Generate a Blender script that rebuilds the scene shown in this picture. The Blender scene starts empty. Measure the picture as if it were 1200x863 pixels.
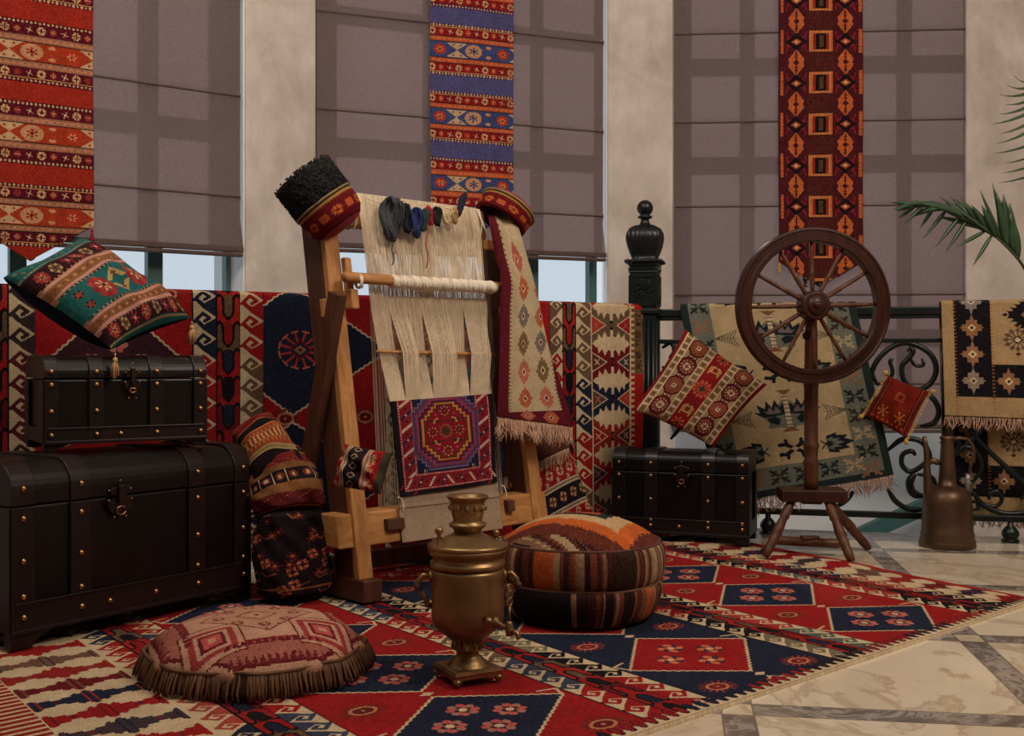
import bpy, math, random
import numpy as np
from mathutils import Vector, Matrix
random.seed(7); RNG = np.random.RandomState(5)
SC = bpy.context.scene; COL = SC.collection
F = 1300.0; H = 0.76; HY = 425.0          # focal length in px, eye height, horizon row
def V(*a): return Vector(a)
def P(x, y, D): return Vector(((x-600)/F*D, D, H-(y-HY)/F*D))
def PZ(x, y, z):                            # point at height z under pixel
    D = (H-z)*F/(y-HY); return P(x, y, D)
def lin(c):
    c = np.asarray(c, dtype=float)/255.0
    return np.where(c <= 0.04045, c/12.92, ((c+0.055)/1.055)**2.4)
def L4(c): return tuple(float(v) for v in lin(c)) + (1.0,)

# ------------------------------------------------------------------ materials
MATS = {}
def newmat(name):
    m = bpy.data.materials.new(name); m.use_nodes = True
    nt = m.node_tree; b = nt.nodes['Principled BSDF']; MATS[name] = m
    return m, nt, b
def noise(nt, scale, detail=4, vec=None, rough=0.5, dist=0.0):
    n = nt.nodes.new('ShaderNodeTexNoise'); n.inputs['Scale'].default_value = scale
    n.inputs['Detail'].default_value = detail; n.inputs['Roughness'].default_value = rough
    n.inputs['Distortion'].default_value = dist
    if vec is not None: nt.links.new(vec, n.inputs['Vector'])
    return n
def ramp(nt, fac, stops):
    r = nt.nodes.new('ShaderNodeValToRGB'); e = r.color_ramp.elements
    while len(e) < len(stops): e.new(0.5)
    for k, (p, c) in enumerate(stops): e[k].position = p; e[k].color = c
    nt.links.new(fac, r.inputs['Fac']); return r
def objvec(nt, scale=(1,1,1), rot=(0,0,0)):
    tc = nt.nodes.new('ShaderNodeTexCoord'); mp = nt.nodes.new('ShaderNodeMapping')
    mp.inputs['Scale'].default_value = scale; mp.inputs['Rotation'].default_value = rot
    nt.links.new(tc.outputs['Object'], mp.inputs['Vector']); return mp.outputs['Vector']
def bump(nt, b, h, strength=0.3, dist=0.002):
    bp = nt.nodes.new('ShaderNodeBump'); bp.inputs['Strength'].default_value = strength
    bp.inputs['Distance'].default_value = dist
    nt.links.new(h, bp.inputs['Height']); nt.links.new(bp.outputs['Normal'], b.inputs['Normal'])
def mixmul(nt, a, b_, fac=1.0):
    m = nt.nodes.new('ShaderNodeMix'); m.data_type = 'RGBA'; m.blend_type = 'MULTIPLY'
    m.inputs[0].default_value = fac
    nt.links.new(a, m.inputs[6]); nt.links.new(b_, m.inputs[7]); return m.outputs[2]
def woven(name, tint=(255,255,255), rough=0.92, lo=0.72, nscale=14, bscale=420, bs=0.5):
    m, nt, b = newmat(name)
    at = nt.nodes.new('ShaderNodeAttribute'); at.attribute_name = 'Col'
    v = objvec(nt)
    n = noise(nt, nscale, 6, v, 0.65); r = ramp(nt, n.outputs['Fac'], [(0.3, (lo,lo,lo,1)), (0.7, (1,1,1,1))])
    n2 = noise(nt, bscale, 2, v); r2 = ramp(nt, n2.outputs['Fac'], [(0.3, (0.7,0.7,0.7,1)), (0.65, (1,1,1,1))])
    c = mixmul(nt, at.outputs['Color'], r.outputs['Color']); c = mixmul(nt, c, r2.outputs['Color'])
    tn = nt.nodes.new('ShaderNodeRGB'); tn.outputs[0].default_value = L4(tint)
    c = mixmul(nt, c, tn.outputs[0])
    nt.links.new(c, b.inputs['Base Color']); b.inputs['Roughness'].default_value = rough
    b.inputs['Specular IOR Level'].default_value = 0.15
    bump(nt, b, n2.outputs['Fac'], bs, 0.0025)
    return m
def plain(name, col, rough=0.6, metal=0.0, nscale=8, var=0.25, bs=0.15, bscale=60, bdist=0.001, spec=0.5, scale=(1,1,1)):
    m, nt, b = newmat(name); v = objvec(nt, scale)
    n = noise(nt, nscale, 6, v, 0.6)
    c = np.array(L4(col)); d = c*(1-var); d[3] = 1; e = np.minimum(c*(1+var), 1); e[3] = 1
    r = ramp(nt, n.outputs['Fac'], [(0.3, tuple(d)), (0.7, tuple(e))])
    nt.links.new(r.outputs['Color'], b.inputs['Base Color'])
    b.inputs['Roughness'].default_value = rough; b.inputs['Metallic'].default_value = metal
    b.inputs['Specular IOR Level'].default_value = spec
    n2 = noise(nt, bscale, 4, v); bump(nt, b, n2.outputs['Fac'], bs, bdist)
    return m
def wood(name, c1, c2, rough=0.55, scale=(14,14,1.4), ws=3.0):
    m, nt, b = newmat(name); v = objvec(nt, scale)
    n = noise(nt, 2.2, 8, v, 0.65, 1.2)
    r = ramp(nt, n.outputs['Fac'], [(0.3, L4(c1)), (0.52, tuple((np.array(L4(c1))+np.array(L4(c2)))/2)), (0.72, L4(c2))])
    nt.links.new(r.outputs['Color'], b.inputs['Base Color']); b.inputs['Roughness'].default_value = rough
    b.inputs['Specular IOR Level'].default_value = 0.3
    bump(nt, b, n.outputs['Fac'], 0.25, 0.002); return m
RUGM = woven('wool_kilim'); FLOORRUG = woven('wool_floor_rug', nscale=9, lo=0.75)
JUTE = woven('flatweave_cotton', nscale=30, lo=0.8); VELV = woven('cushion_weave', nscale=18, lo=0.7, bscale=500)
FUR = plain('black_curly_fur', (16,15,16), 0.8, 0, 60, 0.5, 1.0, 160, 0.012)
LEATHER = plain('dark_brown_leather', (18,11,10), 0.36, 0, 5, 0.35, 0.35, 90, 0.0012, spec=0.3)
LEATHER_D = plain('black_leather', (12,9,10), 0.40, 0, 5, 0.3, 0.35, 90, 0.0012, spec=0.25)
STRAP = plain('leather_strap', (30,18,16), 0.38, 0, 9, 0.3, 0.3, 120, 0.001, spec=0.3)
STRAP_D = plain('black_leather_strap', (15,10,11), 0.38, 0, 9, 0.3, 0.3, 120, 0.001)
BRASS = plain('aged_brass_stud', (170,130,85), 0.32, 1.0, 20, 0.25, 0.1)
IRONLOCK = plain('dark_lock_metal', (70,60,50), 0.38, 1.0, 20, 0.3, 0.2)
PINE = wood('pale_pine', (150,96,50), (205,150,92)); PINEX = wood('pale_pine_beam', (150,96,50), (205,150,92), scale=(3,3,14))
OLDWOOD = wood('aged_brown_wood', (62,34,24), (100,60,42))
WHEELW = wood('varnished_red_wood', (38,18,13), (70,35,23), 0.38); SPOKEW = wood('varnished_spoke', (62,36,24), (108,66,42), 0.42)
IRON = plain('dark_green_cast_iron', (20,27,27), 0.35, 0.3, 12, 0.3, 0.2, 80)
SAMO = plain('tarnished_brass', (146,116,80), 0.40, 0.9, 6, 0.35, 0.25, 25, 0.002)
COPPER = plain('aged_copper', (102,78,60), 0.42, 0.75, 5, 0.4, 0.35, 22, 0.003)
THREAD = plain('cream_cotton_thread', (214,194,166), 0.85, 0, 30, 0.12, 0.2, 300)
THREADW = plain('white_cotton_thread', (222,210,192), 0.85, 0, 30, 0.1, 0.2, 300)
FRINGE = plain('pinkish_wool_fringe', (186,148,124), 0.9, 0, 40, 0.25, 0.2, 300)
FRINGEB = plain('bronze_twisted_fringe', (96,60,34), 0.7, 0, 40, 0.35, 0.3, 300)
GOLDT = plain('straw_tassel', (206,160,108), 0.75, 0, 40, 0.2, 0.2, 300)
NAVYVEL = plain('navy_velvet', (24,26,44), 0.85, 0, 20, 0.3, 0.3, 200)
TEALF = plain('teal_window_frame', (52,92,90), 0.45, 0, 4, 0.1, 0.05)
WHITEF = plain('white_reveal_paint', (225,228,230), 0.6, 0, 4, 0.04, 0.05)
PLEAF = plain('palm_leaf', (46,72,46), 0.45, 0, 12, 0.3, 0.15, 100)
PSTEM = plain('palm_stem', (60,80,44), 0.5, 0, 12, 0.25, 0.15, 100)
CLAY = plain('terracotta_pot', (140,84,58), 0.8, 0, 8, 0.15, 0.2)
SOIL = plain('potting_soil', (48,36,28), 0.95, 0, 40, 0.4, 0.8, 60, 0.01)

def plaster():
    m, nt, b = newmat('beige_plaster'); v = objvec(nt)
    n = noise(nt, 2.6, 8, v, 0.62, 0.6); n2 = noise(nt, 9, 5, objvec(nt, (1,1,0.5)), 0.6)
    r = ramp(nt, n.outputs['Fac'], [(0.3, L4((186,172,162))), (0.5, L4((206,194,185))), (0.72, L4((222,212,203)))])
    r2 = ramp(nt, n2.outputs['Fac'], [(0.35, (0.86,0.85,0.84,1)), (0.6, (1,1,1,1))])
    nt.links.new(mixmul(nt, r.outputs['Color'], r2.outputs['Color']), b.inputs['Base Color'])
    b.inputs['Roughness'].default_value = 0.8; bump(nt, b, n2.outputs['Fac'], 0.15, 0.004); return m
PLASTER = plaster()
def blindmat():
    m, nt, b = newmat('mauve_grey_linen'); v = objvec(nt)
    n = noise(nt, 160, 3, v); n3 = noise(nt, 30, 4, objvec(nt, (1,1,8)), 0.7)
    r = ramp(nt, n.outputs['Fac'], [(0.3, L4((86,70,66))), (0.7, L4((120,100,95)))])
    r3 = ramp(nt, n3.outputs['Fac'], [(0.3, (0.88,0.88,0.88,1)), (0.7, (1,1,1,1))])
    c = mixmul(nt, r.outputs['Color'], r3.outputs['Color'])
    nt.links.new(c, b.inputs['Base Color']); b.inputs['Roughness'].default_value = 0.85
    b.inputs['Specular IOR Level'].default_value = 0.2
    bump(nt, b, n.outputs['Fac'], 0.3, 0.001)
    tr = nt.nodes.new('ShaderNodeBsdfTranslucent'); tr.inputs['Color'].default_value = L4((190,160,158))
    mx = nt.nodes.new('ShaderNodeMixShader'); mx.inputs[0].default_value = 0.22
    out = nt.nodes['Material Output']
    nt.links.new(b.outputs[0], mx.inputs[1]); nt.links.new(tr.outputs[0], mx.inputs[2]); nt.links.new(mx.outputs[0], out.inputs[0])
    return m
BLIND = blindmat()
def glassmat():
    m, nt, b = newmat('window_glass'); nt.nodes.remove(b)
    t = nt.nodes.new('ShaderNodeBsdfTransparent'); g = nt.nodes.new('ShaderNodeBsdfGlossy'); g.inputs['Roughness'].default_value = 0.03
    t.inputs['Color'].default_value = (0.95,0.98,1,1)
    lw = nt.nodes.new('ShaderNodeLayerWeight'); lw.inputs['Blend'].default_value = .5; pw = nt.nodes.new('ShaderNodeMath'); pw.operation = 'POWER'; pw.inputs[1].default_value = 5; nt.links.new(lw.outputs['Facing'], pw.inputs[0]); fr = nt.nodes.new('ShaderNodeMath'); fr.operation = 'MULTIPLY_ADD'; fr.inputs[1].default_value = .7; fr.inputs[2].default_value = .04; nt.links.new(pw.outputs[0], fr.inputs[0])
    mx = nt.nodes.new('ShaderNodeMixShader'); nt.links.new(fr.outputs[0], mx.inputs[0])
    nt.links.new(t.outputs[0], mx.inputs[1]); nt.links.new(g.outputs[0], mx.inputs[2])
    nt.links.new(mx.outputs[0], nt.nodes['Material Output'].inputs[0]); return m
GLASS = glassmat()
def math_(nt, op, a, b_=None, c=None):
    n = nt.nodes.new('ShaderNodeMath'); n.operation = op
    for k, x in enumerate((a, b_, c)):
        if x is None: continue
        if isinstance(x, (int, float)): n.inputs[k].default_value = x
        else: nt.links.new(x, n.inputs[k])
    return n.outputs[0]
def marble():
    m, nt, b = newmat('cream_marble_with_grey_strips')
    tc = nt.nodes.new('ShaderNodeTexCoord'); sp = nt.nodes.new('ShaderNodeSeparateXYZ')
    nt.links.new(tc.outputs['Object'], sp.inputs[0])
    X, Y = sp.outputs[0], sp.outputs[1]
    s = math_(nt, 'SUBTRACT', math_(nt, 'MULTIPLY', X, 0.9895), math_(nt, 'MULTIPLY', Y, 0.1443))
    t = math_(nt, 'ADD', math_(nt, 'MULTIPLY', X, 0.1443), math_(nt, 'MULTIPLY', Y, 0.9895))
    ps, pt = 0.668, 0.73
    def strip(co, c0, per, half):
        a = math_(nt, 'ADD', math_(nt, 'SUBTRACT', co, c0), 100*per + per/2)
        a = math_(nt, 'MODULO', a, per); a = math_(nt, 'ABSOLUTE', math_(nt, 'SUBTRACT', a, per/2))
        return math_(nt, 'LESS_THAN', a, half), a
    s1, da = strip(s, 0.805, ps, 0.034); s2, db = strip(t, 2.477, pt, 0.04)
    border = math_(nt, 'GREATER_THAN', t, 4.90)
    g = math_(nt, 'MAXIMUM', math_(nt, 'MAXIMUM', s1, s2), border)
    inner = math_(nt, 'MULTIPLY', s1, s2)      # cream square where strips cross
    inner = math_(nt, 'MULTIPLY', inner, math_(nt, 'SUBTRACT', 1.0, border))
    g = math_(nt, 'SUBTRACT', g, inner)
    j1 = math_(nt, 'LESS_THAN', math_(nt, 'ABSOLUTE', math_(nt, 'SUBTRACT', da, 0.034)), 0.0022)
    j2 = math_(nt, 'LESS_THAN', math_(nt, 'ABSOLUTE', math_(nt, 'SUBTRACT', db, 0.04)), 0.0022)
    v = tc.outputs['Object']
    nz = noise(nt, 1.7, 10, v, 0.62, 1.6)
    cream = ramp(nt, nz.outputs['Fac'], [(0.0, L4((214,198,176))), (0.44, L4((214,198,176))), (0.49, L4((192,172,148))), (0.52, L4((222,208,186))), (1.0, L4((206,190,168)))])
    ng = noise(nt, 5.0, 10, v, 0.7, 2.2)
    grey = ramp(nt, ng.outputs['Fac'], [(0.3, L4((96,88,82))), (0.48, L4((122,113,107))), (0.55, L4((170,160,152))), (0.6, L4((112,104,98)))])
    mx = nt.nodes.new('ShaderNodeMix'); mx.data_type = 'RGBA'
    nt.links.new(g, mx.inputs[0]); nt.links.new(cream.outputs[0], mx.inputs[6]); nt.links.new(grey.outputs[0], mx.inputs[7])
    mj = nt.nodes.new('ShaderNodeMix'); mj.data_type = 'RGBA'; mj.inputs[7].default_value = L4((110,98,86))
    nt.links.new(math_(nt, 'MULTIPLY', math_(nt, 'MAXIMUM', j1, j2), 0.8), mj.inputs[0]); nt.links.new(mx.outputs[2], mj.inputs[6])
    nt.links.new(mj.outputs[2], b.inputs['Base Color'])
    b.inputs['Roughness'].default_value = 0.09; b.inputs['Specular IOR Level'].default_value = 0.6
    return m
MARBLE = marble()

# ------------------------------------------------------------------ mesh helpers
ORG = {}
def origin(o): return ORG.get(o.name, Vector((0,0,0)))
def tag(o, label=None, cat=None, group=None, kind=None):
    if label: o['label'] = label
    if cat: o['category'] = cat
    if group: o['group'] = group
    if kind: o['kind'] = kind
    return o
def thing(name, label, cat, loc, group=None):
    o = bpy.data.objects.new(name, None); COL.objects.link(o); o.location = loc
    o.empty_display_size = 0.1; ORG[o.name] = Vector(loc); return tag(o, label, cat, group)
def finish(me, name, mat, parent, o, bevel=0, solid=0, smooth=False, sub=0):
    ob = bpy.data.objects.new(name, me); COL.objects.link(ob)
    if mat is not None: me.materials.append(mat)
    if parent is not None:
        ob.parent = parent; ORG[ob.name] = origin(parent)
        ob.location = (0,0,0)
    else:
        ob.location = o; ORG[ob.name] = Vector(o)
    if smooth: me.shade_smooth()
    if bevel:
        md = ob.modifiers.new('bevel', 'BEVEL'); md.width = bevel; md.segments = 2; md.limit_method = 'ANGLE'; md.angle_limit = math.radians(40)
    if solid:
        md = ob.modifiers.new('solid', 'SOLIDIFY'); md.thickness = solid; md.offset = -1
    if sub:
        md = ob.modifiers.new('sub', 'SUBSURF'); md.levels = sub; md.render_levels = sub
    return ob
class MB:
    def __init__(s, M=None): s.v = []; s.f = []; s.M = M or Matrix.Identity(4)
    def add(s, vs, fs):
        b = len(s.v); s.v += [tuple(s.M @ Vector(p)) for p in vs]; s.f += [tuple(b+i for i in f) for f in fs]; return s
    def box(s, a, b):
        (x0,y0,z0), (x1,y1,z1) = a, b
        return s.add([(x0,y0,z0),(x1,y0,z0),(x1,y1,z0),(x0,y1,z0),(x0,y0,z1),(x1,y0,z1),(x1,y1,z1),(x0,y1,z1)],
              [(0,3,2,1),(4,5,6,7),(0,1,5,4),(1,2,6,5),(2,3,7,6),(3,0,4,7)])
    def beam(s, p, q, u, w, h):     # bar from p to q; u = direction of width w
        p, q, u = Vector(p), Vector(q), Vector(u).normalized(); d = (q-p).normalized()
        u = (u - d*u.dot(d)).normalized(); n = d.cross(u)
        vs = [c + u*(a*w/2) + n*(b*h/2) for c in (p, q) for a, b in ((-1,-1),(1,-1),(1,1),(-1,1))]
        return s.add(vs, [(0,1,2,3),(7,6,5,4),(0,4,5,1),(1,5,6,2),(2,6,7,3),(3,7,4,0)])
    def tube(s, pts, r, n=8, caps=True, flat=None):
        pts = [Vector(p) for p in pts]; m = len(pts)
        rs = r if isinstance(r, (list, tuple)) else [r]*m
        vs = []; up = None
        for i, p in enumerate(pts):
            d = (pts[min(i+1,m-1)]-pts[max(i-1,0)])
            if d.length < 1e-9: d = Vector((0,0,1))
            d.normalize()
            if up is None:
                up = Vector((0,0,1)) if abs(d.z) < 0.9 else Vector((1,0,0))
                if flat is not None: up = Vector(flat)
            a = up - d*up.dot(d)
            if a.length < 1e-6: a = d.orthogonal()
            a.normalize(); c = d.cross(a); 
            if flat is None: up = a
            for k in range(n):
                t = 2*math.pi*k/n
                vs.append(p + a*(math.cos(t)*rs[i]) + c*(math.sin(t)*rs[i]))
        fs = [(i*n+k, i*n+(k+1)%n, (i+1)*n+(k+1)%n, (i+1)*n+k) for i in range(m-1) for k in range(n)]
        if caps: fs += [tuple(reversed(range(n))), tuple(range((m-1)*n, m*n))]
        return s.add(vs, fs)
    def lathe(s, prof, n=32, c=(0,0,0), ax=None):   # prof: (r, h)
        c = Vector(c); ax = Vector(ax).normalized() if ax is not None else Vector((0,0,1))
        e = ax.orthogonal().normalized() if abs(ax.z) < 0.999 else Vector((1,0,0)); g = ax.cross(e)
        vs = []; m = len(prof)
        for r, h in prof:
            for k in range(n):
                t = 2*math.pi*k/n; vs.append(c + ax*h + e*(math.cos(t)*max(r,1e-4)) + g*(math.sin(t)*max(r,1e-4)))
        fs = [(i*n+k, i*n+(k+1)%n, (i+1)*n+(k+1)%n, (i+1)*n+k) for i in range(m-1) for k in range(n)]
        fs += [tuple(reversed(range(n))), tuple(range((m-1)*n, m*n))]
        return s.add(vs, fs)
    def prism(s, poly, a, b):       # poly in local xz, extruded along y from a to b
        n = len(poly); vs = [(x, a, z) for x, z in poly] + [(x, b, z) for x, z in poly]
        fs = [tuple(range(n)), tuple(reversed(range(n, 2*n)))] + [(i, n+i, n+(i+1)%n, (i+1)%n) for i in range(n)]
        return s.add(vs, fs)
    def prismz(s, poly, a, b):
        n = len(poly); vs = [(x, y, a) for x, y in poly] + [(x, y, b) for x, y in poly]
        fs = [tuple(reversed(range(n))), tuple(range(n, 2*n))] + [(i, (i+1)%n, n+(i+1)%n, n+i) for i in range(n)]
        return s.add(vs, fs)
    def build(s, name, mat, parent=None, o=(0,0,0), **k):
        o = origin(parent) if parent is not None else Vector(o)
        me = bpy.data.meshes.new(name)
        me.from_pydata([(v[0]-o.x, v[1]-o.y, v[2]-o.z) for v in s.v], [], s.f); me.update()
        import bmesh
        bm = bmesh.new(); bm.from_mesh(me); bmesh.ops.recalc_face_normals(bm, faces=bm.faces); bm.to_mesh(me); bm.free()
        return finish(me, name, mat, parent, o, **k)
def struct(name, mb, mat, **k): return tag(mb.build(name, mat, **k), kind='structure')

def grids(name, parts, mat, parent=None, o=None, **k):
    """parts: list of (XYZ array (nv+1,nu+1,3), colour array (nv,nu,3) or None); one mesh, colour per woven cell"""
    vs = []; fs = []; cs = []; base = 0
    for A, C in parts:
        nv, nu = A.shape[0]-1, A.shape[1]-1
        idx = (np.arange((nv+1)*(nu+1)).reshape(nv+1, nu+1) + base)
        q = np.stack([idx[:-1,:-1], idx[:-1,1:], idx[1:,1:], idx[1:,:-1]], -1).reshape(-1, 4)
        vs.append(A.reshape(-1, 3)); fs.append(q); base += (nv+1)*(nu+1)
        cs.append(lin(C).reshape(-1, 3) if C is not None else np.full((nv*nu, 3), 0.1))
    v = np.concatenate(vs); f = np.concatenate(fs); c = np.concatenate(cs)
    if parent is not None: o = origin(parent)
    if o is None: o = Vector((float(v[:,0].mean()), float(v[:,1].mean()), float(v[:,2].min())))
    v = v - np.array(o)
    me = bpy.data.meshes.new(name)
    me.vertices.add(len(v)); me.vertices.foreach_set('co', v.astype(np.float32).ravel())
    me.loops.add(f.size); me.loops.foreach_set('vertex_index', f.astype(np.int32).ravel())
    me.polygons.add(len(f)); me.polygons.foreach_set('loop_start', np.arange(0, f.size, 4, dtype=np.int32))
    me.update(calc_edges=True)
    at = me.attributes.new('Col', 'FLOAT_COLOR', 'FACE')
    c4 = np.ones((len(f), 4), np.float32); c4[:,:3] = c; at.data.foreach_set('color', c4.ravel())
    me.polygons.foreach_set('use_smooth', np.ones(len(f), dtype=bool))
    return finish(me, name, mat, parent, o, **k)

# ------------------------------------------------------------------ weaving canvas
RED=(158,26,28); DRED=(112,20,26); CREAM=(216,191,153); NAVY=(30,36,58); BROWN=(108,82,62); BLACK=(20,16,18)
ORANGE=(206,96,44); MAROON=(92,18,32); PINK=(196,92,84); TAN=(172,140,100); BLUE=(70,76,128); TEAL=(40,112,110); GOLD=(198,150,60)
class Cv:
    def __init__(s, w, h, r, bg=CREAM):
        s.nx, s.ny, s.r = max(2,int(round(w/r))), max(2,int(round(h/r))), r; s.w, s.h = w, h
        s.a = np.empty((s.ny, s.nx, 3)); s.a[:] = bg
    def _win(s, x0, x1, y0, y1):
        i0 = max(0, int(x0/s.r)-1); i1 = min(s.nx, int(x1/s.r)+2); j0 = max(0, int(y0/s.r)-1); j1 = min(s.ny, int(y1/s.r)+2)
        if i0 >= i1 or j0 >= j1: return None
        X, Y = np.meshgrid((np.arange(i0,i1)+.5)*s.r, (np.arange(j0,j1)+.5)*s.r)
        return X, Y, (slice(j0,j1), slice(i0,i1))
    def poly(s, pts, col):
        xs = [p[0] for p in pts]; ys = [p[1] for p in pts]
        w = s._win(min(xs), max(xs), min(ys), max(ys))
        if w is None: return
        X, Y, sl = w; ins = np.zeros(X.shape, bool); n = len(pts)
        for i in range(n):
            (x0,y0), (x1,y1) = pts[i], pts[(i+1)%n]
            if y0 == y1: continue
            ins ^= ((Y < y0) != (Y < y1)) & (X < (x1-x0)*(Y-y0)/(y1-y0)+x0)
        s.a[sl][ins] = col
    def rect(s, x0, y0, x1, y1, col): s.poly([(x0,y0),(x1,y0),(x1,y1),(x0,y1)], col)
    def ell(s, cx, cy, rx, ry, col):
        w = s._win(cx-rx, cx+rx, cy-ry, cy+ry)
        if w is None: return
        X, Y, sl = w; s.a[sl][((X-cx)/rx)**2+((Y-cy)/ry)**2 < 1] = col
    def dia(s, cx, cy, rx, ry, col): s.poly([(cx-rx,cy),(cx,cy-ry),(cx+rx,cy),(cx,cy+ry)], col)
    def line(s, pts, t, col):
        for (x0,y0), (x1,y1) in zip(pts[:-1], pts[1:]):
            w = s._win(min(x0,x1)-t, max(x0,x1)+t, min(y0,y1)-t, max(y0,y1)+t)
            if w is None: continue
            X, Y, sl = w; dx, dy = x1-x0, y1-y0; q = dx*dx+dy*dy+1e-12
            k = np.clip(((X-x0)*dx+(Y-y0)*dy)/q, 0, 1)
            s.a[sl][(X-x0-k*dx)**2+(Y-y0-k*dy)**2 < t*t/4] = col
    def star(s, cx, cy, rx, ry, col, c2=None, n=8, ph=0.0, t=None):
        for k in range(n):
            a = ph + 2*math.pi*k/n; ex, ey = cx+math.cos(a)*rx, cy+math.sin(a)*ry
            s.line([(cx,cy),(ex,ey)], t or min(rx,ry)*0.3, col)
            s.dia(cx+math.cos(a)*rx*.8, cy+math.sin(a)*ry*.8, rx*.22, ry*.22, col)
        if c2 is not None: s.dia(cx, cy, rx*.38, ry*.38, c2)
    def speck(s, amp=10):
        s.a = np.clip(s.a + RNG.normal(0, amp, s.a.shape[:2])[:,:,None], 0, 255); return s

def hooks(c, x0, x1, per, cols, flip=False, y0=0.0, run=4):
    c.rect(x0, 0, x1, c.h, CREAM); w = x1-x0; n = int(c.h/per)+3
    for k in range(-1, n):
        col = cols[(k//run) % len(cols)]; yb = y0 + k*per
        X = (lambda u: x1-u*w) if flip else (lambda u: x0+u*w)
        Y = lambda v: yb+v*per
        T = lambda L: [(X(a), Y(b)) for a, b in L]
        c.poly(T([(1.02,.30),(1.02,1.35),(.45,.92),(.06,.52),(.20,.40),(.48,.66),(.74,.50)]), col)
        c.line(T([(.08,.52),(.42,.14),(.70,.36),(.50,.50)]), per*.16, col)
    c.line([(x0,0),(x0,c.h)], c.r*1.6, BLACK); c.line([(x1,0),(x1,c.h)], c.r*1.6, BLACK)
def guard(c, x0, x1, per, y0=0.0):
    w = x1-x0; cm = (x0+x1)/2
    A = [RED, (150,30,30), DRED, RED, (172,38,34), BROWN]; B = [BLACK, NAVY, RED, BLACK, BROWN, RED, NAVY]
    c.rect(x0, 0, x1, c.h, DRED)
    for k in range(-1, int(c.h/per)+2):
        y = y0+k*per; c.rect(x0, y, x1, y+per, A[k % 6])
        c.line([(x0,y),(x0+w*.12,y-per*.12),(x0+w*.26,y),(x0+w*.3,y+per*.6),(cm,y+per*.8),(x1-w*.3,y+per*.6),(x1-w*.26,y),(x1-w*.12,y-per*.12),(x1,y)], per*.10, BLACK)
        col = B[k % 7]
        c.rect(x0+w*.34, y-per*.1, x1-w*.34, y+per*.5, col); c.ell(cm, y+per*.5, w*.16, per*.2, col)
    c.line([(x0,0),(x0,c.h)], c.r*2, BLACK); c.line([(x1,0),(x1,c.h)], c.r*2, BLACK)
def jag(c, p, q, col, t, step):
    n = max(2, int(math.hypot(q[0]-p[0], q[1]-p[1])/step)); pts = []
    dx, dy = (q[0]-p[0])/n, (q[1]-p[1])/n; L = math.hypot(dx, dy)
    for i in range(n+1):
        o = (t*.35 if i % 2 else -t*.35); pts.append((p[0]+dx*i - dy/L*o, p[1]+dy*i + dx/L*o))
    c.line(pts, t, col)
def flower(c, x, y, r, a, b, d):
    for k in range(8):
        t = math.pi*k/4+.39; c.ell(x+math.cos(t)*r*.72, y+math.sin(t)*r*.72, r*.26, r*.26, a if k % 2 else b)
    c.star(x, y, r*.7, r*.7, a, None, 4, .78, r*.16); c.dia(x, y, r*.32, r*.32, d)
def medal(c, x, y, r, a, b, d):
    for k in range(16):
        t = math.pi*k/8; c.line([(x+math.cos(t)*r*.5, y+math.sin(t)*r*.4), (x+math.cos(t)*r*1.05, y+math.sin(t)*r*.8)], r*.10, a)
    c.ell(x, y, r*.66, r*.5, b); c.ell(x, y, r*.5, r*.36, d); c.star(x, y, r*.36, r*.3, a, b, 4, 0, r*.1)
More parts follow.
